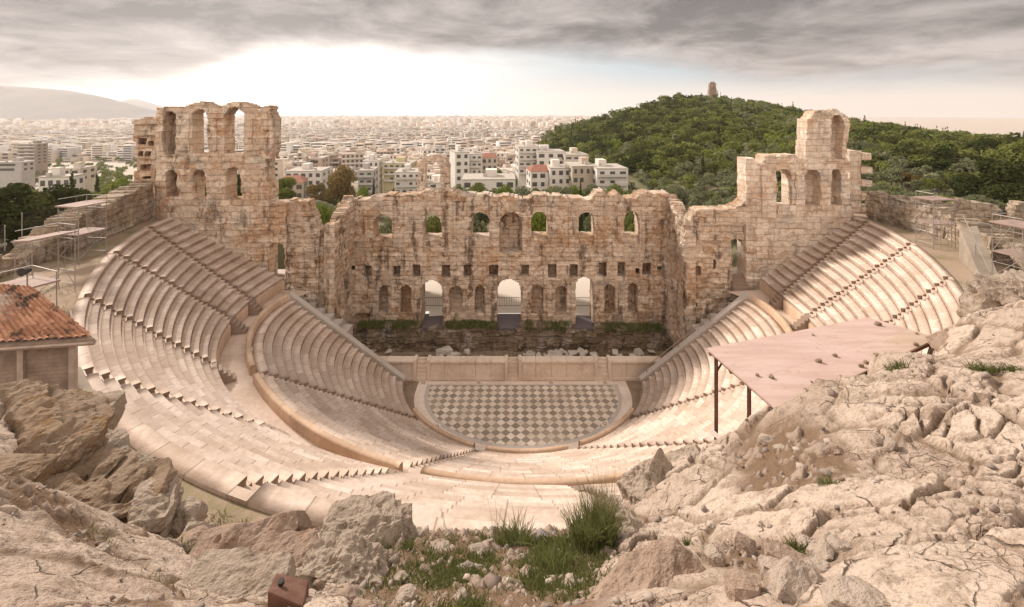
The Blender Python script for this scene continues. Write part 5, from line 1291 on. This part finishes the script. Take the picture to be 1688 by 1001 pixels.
# ------------------------------------------------------------------ the rocky ground of the viewpoint
CTRL = [(0, 700, 8.4), (0, 655, 9.2), (60, 668, 9.4), (110, 676, 9.6), (140, 720, 9.6), (160, 830, 8.4), (200, 890, 7.5), (250, 925, 6.9), (310, 950, 6.2), (90, 880, 7.0), (60, 830, 7.4),
 (0, 800, 4.7), (60, 812, 4.6), (110, 850, 4.5), (165, 895, 4.6), (230, 930, 4.7), (300, 960, 4.6), (360, 985, 4.3), (0, 900, 3.6), (0, 1000, 2.9), (150, 960, 3.5), (200, 1001, 3.2), (320, 1001, 3.6),
 (400, 960, 5.0), (440, 905, 5.8), (500, 890, 6.2), (545, 905, 6.0), (480, 1001, 4.0), (560, 960, 5.0), (620, 900, 6.2), (690, 880, 6.5), (820, 885, 6.6), (900, 880, 6.6), (960, 872, 6.6), (750, 940, 5.2), (660, 940, 5.2), (800, 1001, 4.0), (650, 1001, 4.1), (950, 950, 4.8), (1000, 1001, 3.4), (900, 1001, 3.8),
 (1040, 815, 7.6), (1060, 870, 6.2), (1100, 775, 8.0), (1180, 744, 8.8), (1190, 722, 10.0), (1215, 715, 9.6), (1100, 900, 5.0), (1100, 1001, 3.2), (1160, 820, 6.4), (1200, 760, 7.4), (1240, 900, 4.4), (1250, 790, 6.2), (1283, 682, 7.7), (1300, 720, 7.2), (1350, 634, 8.3), (1440, 582, 9.2), (1540, 549, 10.4), (1600, 543, 11.3), (1400, 800, 5.3), (1400, 700, 7.0), (1550, 700, 6.3), (1550, 610, 8.8), (1688, 600, 7.8), (1688, 540, 10.4), (1640, 545, 11.3), (1688, 800, 4.5), (1500, 900, 3.6), (1688, 1001, 2.5), (1450, 1001, 2.7), (1300, 1001, 2.9)]
EDGE = [(-60, 655, 9.6), (0, 655, 9.6), (60, 668, 9.9), (110, 676, 10.0), (145, 720, 9.9), (175, 830, 8.8), (215, 890, 7.8), (265, 925, 7.2), (330, 950, 6.5), (440, 900, 6.4), (500, 885, 6.7), (620, 885, 6.9), (700, 875, 7.1), (820, 880, 7.2), (950, 875, 7.2), (1040, 815, 8.3), (1100, 775, 8.7), (1185, 735, 10.4), (1225, 715, 10.3), (1300, 672, 9.2), (1350, 632, 8.9), (1440, 580, 9.8), (1540, 549, 11.0), (1600, 543, 11.8), (1640, 538, 12.8), (1720, 540, 13.5)]
pts = [P(*c) for c in CTRL]
for u, v, d in EDGE:
    p = P(u, v, d); q = p[:2] / np.linalg.norm(p[:2])
    pts += [np.r_[p[:2] + q * .5, min(p[2] - .9, 19.0)], np.r_[p[:2] + q * 1.3, min(p[2] - 3.2, 16.4)], np.r_[p[:2] + q * 2.6, 14.6], np.r_[p[:2] + q * 5.5, 14.2]]
for x, y, z in ((-4, 0.6, 23.6), (0, .4, 24.1), (4, .4, 24.2), (-9, 3, 22.6), (-12, 6, 21.4), (8, 2, 23.4), (12, 5, 22.6), (16, 8, 21.8), (-14, 9, 20.6), (-2, 1.6, 23.4), (2, 1.5, 23.5)): pts.append(np.array((x, y, z)))
pts = np.array(pts)
K = np.linalg.norm(pts[:, None, :2] - pts[None, :, :2], axis=2); n_ = len(pts)
Am = np.zeros((n_ + 3, n_ + 3)); Am[:n_, :n_] = K - np.eye(n_) * .02; Am[:n_, n_] = 1; Am[:n_, n_ + 1:] = pts[:, :2]; Am[n_:, :n_] = Am[:n_, n_:].T
sol = np.linalg.solve(Am, np.r_[pts[:, 2], 0, 0, 0])
def fore_z(x, y):
    x, y = np.asarray(x, float).ravel(), np.asarray(y, float).ravel(); out = np.zeros(len(x))
    for s in range(0, len(x), 20000):
        xx, yy = x[s:s + 20000], y[s:s + 20000]; kk = np.hypot(xx[:, None] - pts[None, :, 0], yy[:, None] - pts[None, :, 1])
        out[s:s + 20000] = kk @ sol[:n_] + sol[n_] + sol[n_ + 1] * xx + sol[n_ + 2] * yy
    return out
def soilmask(x, y):
    """1 where loose brown soil lies, 0 on bare limestone"""
    y1 = np.maximum(y, .3); u = U0 + x / y1 * FPX
    n = fbm(np.c_[x * .9, y * .9, x * 0], 4, 61)
    a = np.exp(-((u - 780) / 210) ** 2) * sstep(y, 2.0, 3.4) * 1.3                       # the hollow in the middle
    b = np.exp(-((x - 3.7) / 1.1) ** 2 - ((y - 6.6) / 1.7) ** 2) * 1.02                  # conglomerate bank on the right
    c = np.exp(-((u - 60) / 190) ** 2) * np.exp(-((y - 4.5) / .6) ** 2) * .9
    d = np.exp(-((x - 2.3) / .8) ** 2 - ((y - 4.2) / 1.2) ** 2) * .9
    return np.clip(sstep(np.maximum(np.maximum(a, b), np.maximum(c, d)) + n * .5, .45, .75), 0, 1)
def rockrelief(x, y, soil):
    wx = x + .25 * fbm(np.c_[x * 1.3, y * 1.3, x * 0], 3, 71); wy = y + .25 * fbm(np.c_[x * 1.3, y * 1.3, x * 0 + 4], 3, 72)
    f1, f2, cid = voro2(wx * .95, wy * 1.1, 5); g1, g2, gid = voro2(wx * 2.9 + 3, wy * 3.1, 6); e1, e2, eid = voro2(wx * 7.5, wy * 8, 8)
    ck = 1 - sstep(f2 - f1, .0, .055); ck2 = 1 - sstep(g2 - g1, .0, .07); ck3 = 1 - sstep(e2 - e1, 0, .10)
    p3 = np.c_[x, y, x * 0]
    open_ = sstep(fbm(p3 * .8, 3, 90), -.25, .25)
    rock = (.015 + .07 * cid) * sstep(f2 - f1, 0, .16) + (.006 + .05 * gid) * sstep(g2 - g1, 0, .2) * (.3 + .7 * open_) + .016 * eid * sstep(e2 - e1, 0, .3) * open_ - ck * .05 * (.35 + .65 * open_) - ck2 * .02 * open_ + .08 * fbm(p3 * 1.4, 5, 91, .6) + .035 * fbm(p3 * 8, 4, 92, .65)
    stones = np.maximum(0, .36 - e1) * .16 * (eid > .55) + np.maximum(0, .4 - g1) * .22 * (gid > .72)
    s_ = .07 * fbm(p3 * 1.8, 4, 93) + .03 * fbm(p3 * 8, 3, 94) + stones
    crack = np.clip(ck * (.35 + .65 * open_) + ck2 * .6 * open_ + ck3 * .18, 0, 1) * (1 - soil)
    stone = ((stones > .004) * soil)
    wide = np.maximum((1 - sstep(f2 - f1, .02, .15)) * .85, (1 - sstep(g2 - g1, .02, .16)) * .8 * open_) * (.35 + .65 * sstep(fbm(p3 * 1.1, 3, 99), -.3, .2))
    soil = np.maximum(soil, wide)
    return rock * (1 - soil) + s_ * soil, crack, stone, cid, soil
nth = 1300; th = np.radians(np.linspace(-63, 63, nth)); rr_ = np.geomspace(1.15, 19.0, 620)
TH, RR = np.meshgrid(th, rr_, indexing='ij'); gx, gy = (RR * np.sin(TH)).ravel(), (RR * np.cos(TH)).ravel()
zb = fore_z(gx, gy); so = soilmask(gx, gy); rel, crk, stn, cid, so = rockrelief(gx, gy, so)
broad = fbm(np.c_[gx * .55, gy * .55, gx * 0], 4, 95) * .16
zz = zb + rel * np.clip(RR.ravel() / 5, .45, 1.25) + broad * np.clip(RR.ravel() / 6, .2, 1.2)
gxx = gx + fbm(np.c_[gx * 2, gy * 2, zz * 2], 3, 96) * .05; gyy = gy + fbm(np.c_[gx * 2, gy * 2, zz * 2 + 9], 3, 97) * .05
i = np.arange(nth * len(rr_)).reshape(nth, -1); Q = np.stack((i[:-1, :-1], i[1:, :-1], i[1:, 1:], i[:-1, 1:]), -1).reshape(-1, 4)[:, ::-1]
qz = zz[Q].max(1); Q = Q[qz > 14.35]
def fa(a): return a[Q].mean(1)
m, t = new_mat('cracked_limestone_and_soil'); c = t.n('ShaderNodeTexCoord').outputs['Object']
A_ = lambda k: t.n('ShaderNodeAttribute', dict(attribute_name=k)).outputs['Fac']
n = t.noise(c, .7, 5, .6); n2 = t.noise(c, 4.5, 6, .65); n3 = t.noise(c, 26, 4, .65); n4 = t.noise(c, 1.9, 4, .6)
rock = t.mix(A_('block'), (.42, .325, .255), (.57, .455, .365)); rock = t.mix(t.m('MULTIPLY', t.rng(n2, .47, .66), .62), rock, (.25, .175, .125)); rock = t.mix(t.m('MULTIPLY', t.rng(n, .52, .7), .45), rock, (.33, .235, .17))
rock = t.mix(t.m('MULTIPLY', t.rng(n4, .6, .75), .5), rock, (.42, .29, .235)); rock = t.mix(t.m('MULTIPLY', t.rng(n3, .51, .66), .5), rock, (.17, .12, .085))
soil = t.mix(n2, (.14, .09, .055), (.24, .16, .105)); soil = t.mix(t.rng(n, .5, .66), soil, (.20, .125, .09))
stc = t.mix(n4, (.30, .23, .18), (.40, .30, .235)); stc = t.mix(t.rng(n, .5, .66), stc, (.27, .245, .23))
col = t.mix(A_('soil'), rock, soil); col = t.mix(A_('stone'), col, stc); col = t.mix(t.m('MULTIPLY', A_('crack'), .75), col, (.13, .085, .055))
wv = t.n('ShaderNodeVectorMath', dict(operation='MULTIPLY_ADD'), _0=t.n('ShaderNodeTexNoise', None, Vector=c, Scale=2.2, Detail=4.).outputs[1], _1=(.35, .35, .2), _2=c).outputs[0]
vr = lambda s: t.n('ShaderNodeTexVoronoi', dict(feature='DISTANCE_TO_EDGE'), Vector=wv, Scale=s).outputs['Distance']
c1, c2 = t.rng(vr(1.7), .0, .02, 1, 0), t.rng(vr(6.5), .0, .05, 1, 0)
msk = t.m('SUBTRACT', 1.0, A_('soil'))
ckk = t.m('MULTIPLY', t.m('MAXIMUM', t.m('MULTIPLY', c1, t.rng(n4, .48, .58)), t.m('MULTIPLY', c2, t.m('MULTIPLY', t.rng(n, .48, .64), .45))), msk)
col = t.mix(t.m('MULTIPLY', ckk, .7), col, (.11, .075, .05))
finish(t, col, .95, t.m('SUBTRACT', t.m('ADD', t.m('MULTIPLY', n2, 1.3), n3), t.m('MULTIPLY', ckk, 1.2)), .9, .035, spec=.1); M['fore'] = m
structure(mesh_np('rocky_ground', np.c_[gxx, gyy, zz], Q, M['fore'], attr=dict(block=fa(cid), soil=fa(so), stone=fa(stn.astype(float)), crack=fa(crk))))
def zat(x, y): return float(fore_z([x], [y])[0])

# ---- boulders and ledges
def rockmat(name, a, b, c, dark):
    m, t = new_mat(name); co = t.n('ShaderNodeTexCoord').outputs['Object']
    n = t.noise(co, 1.1, 5, .62); n2 = t.noise(co, 5., 6, .68); n3 = t.noise(co, 24., 4, .7)
    st = t.noise(t.n('ShaderNodeMapping', None, Vector=co, Scale=(.5, .5, 3.6), Rotation=(.12, .1, 0)).outputs[0], 1.6, 5, .6, .3)
    col = t.mix(n, a, b); col = t.mix(t.rng(st, .50, .66), col, c); col = t.mix(t.m('MULTIPLY', t.rng(n2, .52, .7), .65), col, dark); col = t.mix(t.m('MULTIPLY', t.rng(n3, .56, .72), .55), col, tuple(x * .7 for x in dark)); col = t.mix(t.m('MULTIPLY', t.rng(n3, .24, .4, 1, 0), .4), col, tuple(min(1, x * 1.25) for x in b))
    finish(t, col, .95, t.m('ADD', n2, t.m('MULTIPLY', n3, .9)), .9, .05, spec=.1); return m
M['ledge'] = rockmat('layered_brown_rock', (.235, .165, .11), (.38, .285, .205), (.25, .15, .075), (.075, .05, .032))
M['pitted'] = rockmat('pitted_pale_rock', (.34, .265, .20), (.50, .41, .33), (.32, .23, .165), (.13, .092, .068))
M['reddish'] = rockmat('reddish_block', (.32, .225, .165), (.43, .32, .25), (.31, .20, .14), (.14, .095, .07))
M['stone'] = rockmat('loose_pale_stone', (.38, .30, .235), (.50, .41, .335), (.34, .25, .19), (.19, .135, .10))
M['marblebit'] = rockmat('broken_marble', (.50, .43, .37), (.66, .58, .50), (.42, .34, .27), (.26, .2, .15))
def rock_mesh(size, seed, sub=4, blocky=.6, rough=.16, strata=0.0, pit=.03):
    bm = bmesh.new(); bmesh.ops.create_cube(bm, size=2.0); bmesh.ops.subdivide_edges(bm, edges=bm.edges[:], cuts=2 ** sub - 1, use_grid_fill=True)
    v = np.array([q.co[:] for q in bm.verts]); nrm = v / np.linalg.norm(v, axis=1)[:, None]
    p = v * blocky + nrm * 1.05 * (1 - blocky)
    r = np.random.RandomState(seed)
    for _ in range(7):                               # flat broken faces
        d = r.normal(size=3); d /= np.linalg.norm(d); h = r.uniform(.72, .98); o = p @ d - h; p = p - np.maximum(o, 0)[:, None] * d * .92
    p = p * (np.array(size) / 2)
    S = float(np.mean(size)); q = p / S
    dn = rough * S * (fbm(q * 1.7 + seed, 4, seed) * .8 + fbm(q * 5 + seed, 3, seed + 1) * .22)
    dn += rough * S * .16 * fbm(q * 14 + seed, 3, seed + 3)
    dn -= pit * S * np.maximum(0, fbm(q * 9 + seed, 3, seed + 2) - .12) * 1.6
    if strata:
        zz_ = p[:, 2] + .15 * p[:, 0] + .06 * S * fbm(q * 2, 2, seed + 4); k = zz_ / strata
        dn += S * .15 * (_h(np.floor(k).astype(np.int64), np.zeros(len(k), np.int64), np.zeros(len(k), np.int64), seed) - .6) - S * .11 * (1 - sstep(np.minimum(k % 1, 1 - k % 1), .0, .16))
    p = p + nrm * dn[:, None]
    for q_, c_ in zip(bm.verts, p): q_.co = c_
    me = bpy.data.meshes.new('rock'); bm.to_mesh(me); bm.free(); return me
def rock(name, p, size, rot, mat, label, cat='rock', group=None, seed=1, **kw):
    me = rock_mesh(size, seed, **kw); me.materials.append(M[mat]); o = bpy.data.objects.new(name, me); COL.objects.link(o)
    o.location = p; o.rotation_euler = rot; return tag(o, label, cat, group)
def rk(u, v, d, su, sv, sd, mat, label, seed, rot=(0, 0, 0), **kw):   # centre pixel, size in photo pixels at that distance, depth in metres
    s = d / FPX; return rock('rock', P(u, v, d), (su * s, sd, sv * s), rot, mat, label, seed=seed, **kw)
rk(20, 705, 8.6, 230, 100, 1.8, 'ledge', 'flat topped layered rock ledge below the timber hut at the left edge', 1, (.1, .06, .1), sub=6, strata=.20, rough=.2)
rk(128, 698, 9.3, 105, 62, 1.2, 'pitted', 'pale rock block jutting out right beneath the hut corner post', 2, (.05, .1, .2), sub=5)
rk(98, 752, 7.8, 115, 85, 1.0, 'ledge', 'dark overhanging boulder in the middle of the layered cliff', 3, (.1, .15, .2), sub=6, rough=.26)
rk(105, 812, 7.4, 215, 52, 1.2, 'ledge', 'long yellowish rock layer slanting under the overhanging boulder', 4, (.05, -.24, .1), sub=6, strata=.15, rough=.2)
rk(150, 785, 8.0, 130, 85, 1.3, 'pitted', 'rough pale boulder at the right shoulder of the layered cliff', 5, (.1, .25, .3), sub=6, rough=.26)
rk(160, 852, 7.2, 205, 75, 1.1, 'ledge', 'thick brown rock layer in the lower cliff with a dark hollow under it', 6, (.1, -.22, .15), sub=6, strata=.18, rough=.2)
rk(252, 868, 7.2, 70, 105, 1.0, 'pitted', 'upright pale rock at the lower right end of the layered cliff', 7, (0, .1, .4), sub=6, strata=.25, rough=.22)
rk(222, 812, 7.9, 85, 66, 1.0, 'pitted', 'knobbly pale rock crest above the upright rock of the cliff', 8, (.1, .4, .1), sub=6, rough=.28)
rk(312, 858, 7.4, 46, 44, .5, 'pitted', 'small pitted rock with a dark hole at the cliff foot', 9, (0, .2, 0), rough=.25)
rk(325, 895, 6.8, 60, 60, .5, 'pitted', 'broken pale stone slab leaning at the foot of the cliff', 10, (.2, .5, .3))
rk(300, 925, 6.2, 90, 60, .7, 'reddish', 'half buried rounded stone in front of the leaning slab', 11, (.1, .3, 0))
rk(20, 790, 6.2, 110, 60, .8, 'ledge', 'squared stone built into the dark gap at the left edge', 12, (0, .1, .1), blocky=.85)
rk(415, 912, 5.6, 150, 120, .75, 'reddish', 'large squared reddish block tilted in the foreground', 13, (.25, -.32, .25), sub=6, blocky=.86, rough=.10, pit=.06)
rk(612, 882, 6.1, 170, 70, .8, 'pitted', 'pale pitted boulder at the rim of the foreground hollow', 14, (.1, .1, .2), sub=6, pit=.10, rough=.2)
rk(565, 950, 5.0, 150, 100, .8, 'pitted', 'dark pitted boulder below the pale one near the bottom edge', 15, (.2, .15, .1), sub=6, pit=.12, rough=.24)
rk(470, 940, 5.3, 120, 70, .6, 'reddish', 'lower reddish rock between the squared block and the dark pitted boulder', 16, (.2, .1, .2), sub=5)
rk(380, 990, 4.2, 170, 60, .7, 'pitted', 'low pale rock at the bottom edge left of the rusty steel box', 17, (.1, .1, 0), sub=5)
rk(520, 905, 6.3, 70, 50, .5, 'reddish', 'brown stone wedged between the squared block and the pale boulder', 18, (.1, .2, 0))
rk(1080, 820, 7.4, 100, 110, .9, 'pitted', 'pale pitted rock at the rim right of the tall grass tuft', 19, (.1, -.4, .2), sub=6, pit=.10, rough=.2)
rk(1030, 890, 6.0, 85, 120, .7, 'pitted', 'upright rock right behind the tall grass tuft', 20, (.1, -.15, .1), sub=6, rough=.26)
rk(1135, 790, 7.8, 90, 70, .7, 'pitted', 'rounded pale rock on the rim below the canopy posts', 21, (.1, -.5, 0), sub=5, pit=.06)
rk(1060, 990, 3.8, 230, 72, .6, 'reddish', 'broad pinkish rock at the bottom edge right of the grassy hollow', 22, (.15, -.25, .2), sub=5, blocky=.4)
rk(1702, 520, 12.3, 150, 116, 1.8, 'pitted', 'big pale weathered rock at the right end of the seats', 27, (.05, .05, .2), sub=6, rough=.2, blocky=.75, pit=.12)
rk(1590, 566, 9.8, 110, 22, .9, 'reddish', 'flat brown slab lying on the slope near the right edge', 24, (.1, -.1, .3), blocky=.85, rough=.06)
rk(1672, 562, 9.2, 48, 20, .35, 'reddish', 'red brick like slab on the slope below the big weathered rock', 25, (0, 0, .2), blocky=.9, rough=.04)
rk(1320, 985, 3.1, 130, 60, .35, 'stone', 'large flat pale stone at the bottom of the right slope', 26, (.5, 0, .3), blocky=.7)
for k, (u, v, d, su, sv) in enumerate(((1300, 945, 3.55, 74, 34), (1352, 932, 3.6, 34, 40), (1387, 925, 3.65, 44, 28), (1352, 962, 3.3, 38, 30), (1228, 912, 4.3, 34, 24), (1280, 968, 3.3, 44, 40), (1330, 898, 4.0, 26, 18), (1366, 895, 4.0, 22, 20), (1226, 988, 3.2, 66, 42), (1180, 935, 4.1, 34, 26), (1405, 1000, 2.8, 100, 36), (1476, 905, 3.6, 24, 18), (1520, 915, 3.5, 30, 18), (1540, 950, 3.1, 26, 22), (1580, 940, 3.2, 30, 20), (1285, 757, 6.9, 20, 14), (1375, 730, 6.3, 24, 16), (1262, 735, 7.3, 26, 14), (1445, 725, 6.2, 20, 18), (1468, 738, 6.0, 18, 20), (56, 890, 3.75, 16, 12), (18, 870, 3.9, 14, 12), (110, 945, 3.55, 18, 14), (165, 900, 4.3, 24, 18), (262, 1000, 3.5, 20, 12), (685, 885, 6.3, 30, 12), (735, 888, 6.1, 26, 14), (728, 908, 5.7, 30, 14), (700, 940, 5.1, 18, 16), (668, 985, 4.3, 34, 26), (762, 985, 4.2, 22, 20), (660, 955, 4.9, 20, 16), (815, 875, 6.55, 14, 26), (940, 972, 4.4, 24, 14))):
    q = P(u, v, d); zg = zat(q[0], q[1]); s = d / FPX
    rock('loose_stone', (q[0], q[1], zg + sv * s * .18), (su * s, (su + sv) * .5 * s, sv * s * 1.1), (random.uniform(-.3, .3), random.uniform(-.3, .3), random.uniform(0, 3)), 'stone' if k % 4 else 'reddish', 'loose %s stone lying on the rocky slope in the foreground' % ('pale' if k % 4 else 'reddish'), 'stone', 'loose stones in the foreground', seed=40 + k, sub=3, blocky=.55)
# pebbles nobody could count
r = np.random.RandomState(12); ico = bmesh.new(); bmesh.ops.create_icosphere(ico, subdivisions=1, radius=1); iv = np.array([v.co[:] for v in ico.verts]); it = np.array([[v.index for v in f.verts] for f in ico.faces]); ico.free()
N = 5200; u_ = r.uniform(-40, 1730, N); d_ = np.exp(r.uniform(math.log(2.2), math.log(10.5), N)); x_, y_ = (u_ - U0) * d_ / FPX, d_; sm = soilmask(x_, y_); zf = fore_z(x_, y_)
k = (r.rand(N) < .12 + .55 * sm) & (zf > 18.6); x_, y_, sm = x_[k], y_[k], sm[k]; rl = rockrelief(x_, y_, sm)[0]; br = fbm(np.c_[x_ * .55, y_ * .55, x_ * 0], 4, 95) * .16
z_ = zf[k] + rl * np.clip(np.hypot(x_, y_) / 5, .45, 1.25) + br * np.clip(np.hypot(x_, y_) / 6, .2, 1.2); sz = np.exp(r.normal(math.log(.010), .6, len(x_))) * np.clip(y_ / 4, .7, 1.6)
V = (iv[None] * (1 + .35 * r.normal(size=(len(x_), len(iv), 1))) * (sz[:, None, None] * np.stack((r.uniform(.7, 1.5, len(x_)), r.uniform(.7, 1.5, len(x_)), r.uniform(.5, .9, len(x_))), -1)[:, None]) + np.stack((x_, y_, z_ + sz * .3), -1)[:, None]).reshape(-1, 3)
Tq = (it[None] + (np.arange(len(x_)) * len(iv))[:, None, None]).reshape(-1, 3)
m, t = new_mat('pebbles'); b_ = t.n('ShaderNodeAttribute', dict(attribute_name='block')).outputs['Fac']; cr = t.n('ShaderNodeValToRGB', None, Fac=b_); cr.color_ramp.elements[0].color = (.20, .135, .10, 1); cr.color_ramp.elements[1].color = (.46, .37, .30, 1); e = cr.color_ramp.elements.new(.45); e.color = (.27, .22, .19, 1); finish(t, cr.outputs[0], .9); M['pebble'] = m
tag(mesh_np('pebbles', V, None, M['pebble'], tris=Tq, attr=dict(block=np.repeat(r.rand(len(x_)), len(it)))), 'small loose pebbles strewn over soil and rock in the foreground', 'pebbles', kind='stuff')

# ---- plants in the foreground
r = np.random.RandomState(9)
def tuft(u, v, d, n, h, rad, label, mat='grass', lean=.6, wd=.012, group=None, name='grass_tuft'):
    p = P(u, v, d); z = zat(p[0], p[1]); a = r.rand(n) * 6.283; q = rad * r.rand(n) ** .7; x, y = p[0] + np.cos(a) * q, p[1] + np.sin(a) * q
    o = blades(name, np.c_[x, y, fore_z(x, y) - .02], h, wd, M[mat], lean, 4, r.randint(999), loc=(p[0], p[1], z)); return tag(o, label, 'grass' if 'grass' in name else 'plant', group)
tuft(978, 930, 5.6, 1100, .46, .27, 'tall bright green grass tuft at the edge of the foreground hollow', 'grass', .55, .014)
tuft(985, 908, 5.8, 380, .74, .2, 'thin dry grass stems rising out of the tall green tuft', 'grassdry', .35, .008)
tuft(900, 938, 5.1, 500, .20, .30, 'low wide green grass tuft left of the tall one', 'grass', .8, .014)
tuft(845, 905, 5.9, 350, .30, .22, 'shorter grass tuft at the left of the low wide one', 'grass', .8, .014)
tuft(627, 925, 5.6, 160, .18, .07, 'small green tuft on the pale boulder', 'grass', .7, .01)
tuft(672, 910, 5.8, 180, .16, .09, 'small bushy plant beside the pale boulder', 'grass', .9, .014, name='small_plant')
tuft(1365, 802, 5.25, 260, .17, .08, 'bright green rosette growing alone in the cracked rock of the right slope', 'grass', .9, .014, name='small_plant')
tuft(1478, 628, 8.1, 260, .18, .17, 'green plant at the upper edge of the right slope beside the canopy', 'grass', .9, .02, name='small_plant')
tuft(1620, 645, 7.4, 200, .14, .2, 'low green plant in a joint near the right edge', 'grass', 1., .016, name='small_plant')
tuft(1668, 645, 7.2, 200, .14, .16, 'low green plant nearest the right edge of the slope', 'grass', 1., .016, name='small_plant')
tuft(1312, 912, 4.0, 260, .08, .14, 'low green weeds between the loose stones of the right slope', 'grass', 1., .014, name='small_plant')
tuft(1618, 862, 4.1, 120, .09, .05, 'little green sprout in a crack at the lower right', 'grass', .9, .011, name='small_plant')
tuft(1132, 912, 4.9, 80, .08, .04, 'tiny green sprout on the pinkish bank', 'grass', .9, .01, name='small_plant')
tuft(1538, 602, 9.0, 120, .14, .09, 'small green plant on the brown slab slope', 'grass', .9, .016, name='small_plant')
tuft(75, 690, 8.6, 260, .16, .3, 'green weeds on top of the layered ledge', 'grass', .9, .016, name='small_plant')
tuft(310, 945, 5.7, 420, .16, .22, 'green weeds in the dark gap left of the squared block', 'grass', .9, .016, name='small_plant')
tuft(165, 905, 4.6, 160, .10, .12, 'sparse weeds on the edge of the near left ledge', 'grassdry', .9, .012, name='small_plant')
tuft(265, 985, 3.9, 160, .10, .14, 'sparse dry weeds at the bottom left', 'grassdry', .9, .01, name='small_plant')
tuft(520, 882, 6.6, 220, .10, .18, 'yellowish low plant between the squared block and the pale boulder', 'grassdry', 1., .02, name='small_plant')
for k, (u, v, d) in enumerate(((820, 905, 5.9), (655, 930, 5.4), (1000, 850, 6.4), (735, 900, 6.0))): tuft(u, v, d, 5, .7, .05, 'single thin dry stalk standing in the foreground hollow', 'grassdry', .25, .007, 'dry stalks', 'dry_stalk')
# moss and short grass on the floor of the hollow
N = 16000; uu = r.normal(830, 90, N); dd = r.uniform(3.9, 6.4, N); x, y = (uu - U0) * dd / FPX, dd; k = fbm(np.c_[x * 1.6, y * 1.6, x * 0], 3, 55) + r.normal(0, .15, N) > -.10; x, y = x[k], y[k]
tag(blades('short_grass', np.c_[x, y, fore_z(x, y) + fbm(np.c_[x * .55, y * .55, x * 0], 4, 95) * .1], .09, .016, M['grass'], .9, 2, 8), 'short green grass and moss covering the soil of the foreground hollow', 'grass', kind='stuff')
# rusty steel box at the bottom edge
sb = empty('steel_box', tuple(P(478, 985, 3.75)), 'rusty brown steel box with a bolt at the bottom edge', 'metal box')
q = [P(443, 968, 3.75), P(452, 944, 4.0), P(510, 955, 4.05), P(508, 1010, 3.7), P(448, 1005, 3.55)]
mb = MB(); a, b, c_, d_ = P(441, 975, 3.7), P(455, 944, 4.05), P(509, 957, 4.05), P(500, 1000, 3.7); mb.hexa([x - (0, 0, .4) for x in (a, d_, c_, b)] + [a, d_, c_, b]); mb.build('box_body', M['rust'], sb, None, .008)
p = P(464, 962, 3.85); mb = MB(); mb.bar(p, p + (0, -.01, .035), .05, 8); mb.build('bolt', M['iron'], sb)
# dark stones lying on the canopy sheet
for k, (u, v, w_) in enumerate(((1446, 536, 9), (1339, 554, 4), (1375, 588, 7), (1350, 597, 9), (1250, 620, 6), (1272, 624, 8), (1446, 590, 13), (1510, 569, 8), (1428, 600, 7), (1420, 605, 8), (1338, 628, 4), (1512, 551, 4))):
    best = min(((s, t_) for s in np.linspace(0.01, .99, 50) for t_ in np.linspace(.01, .99, 50)), key=lambda st: (lambda p: (U0 + p[0] * FPX / p[1] - u) ** 2 + (VH + (EYE - p[2]) * FPX / p[1] - v) ** 2)(lerp2(*st)))
    p = lerp2(*best); s = w_ * p[1] / FPX
    rock('roof_stone', (p[0], p[1], p[2] + s * .28), (s, s * .9, s * .7), (0, 0, k), 'ledge', 'dark stone lying on the pink canopy sheet', 'stone', 'stones on the pink canopy', seed=90 + k, sub=2)
# broken marble blocks behind the stage front
r = np.random.RandomState(4)
bl = [(r.uniform(862, 965), r.uniform(573, 590), r.uniform(7, 16)) for _ in range(44)] + [(735, 577, 26), (726, 583, 20), (750, 584, 18), (742, 589, 16), (770, 578, 16), (795, 585, 8), (980, 586, 14), (1014, 578, 14), (1022, 588, 16), (1054, 586, 28), (1045, 590, 16), (612, 560, 18), (600, 552, 14), (590, 566, 14), (1075, 580, 14), (640, 572, 12)]
for k, (u, v, s) in enumerate(bl):
    d = FPX * (EYE - .25) / (v - VH); d = min(max(d, 45.9), 49.6); x = px2x(u, d); s_ = s * d / FPX
    rock('marble_block', (x, d, s_ * .16 + r.uniform(0, .18)), (s_, s_ * r.uniform(.5, .8), s_ * r.uniform(.28, .45)), (r.uniform(-.35, .35), r.uniform(-.35, .35), r.uniform(0, 3.1)), 'marblebit', 'broken pale marble block tumbled on the grass behind the stage front', 'block', 'tumbled marble blocks', seed=200 + k, sub=3, blocky=.85, rough=.07)
# ------------------------------------------------------------------ the hazy air over the city
m = bpy.data.materials.new('haze'); m.use_nodes = True; t = NT(m.node_tree)
pv_ = t.n('ShaderNodeVolumePrincipled', None, Color=(.93, .915, .92), Density=HAZE, Anisotropy=.35)
t.n('ShaderNodeOutputMaterial', None, Volume=pv_)
mb = MB(); mb.hexa([(-11000, -200, -75), (11000, -200, -75), (11000, 10800, -75), (-11000, 10800, -75), (-11000, -200, 420), (11000, -200, 420), (11000, 10800, 420), (-11000, 10800, 420)])
hz = mb.build('haze', m); hz['kind'] = 'stuff'
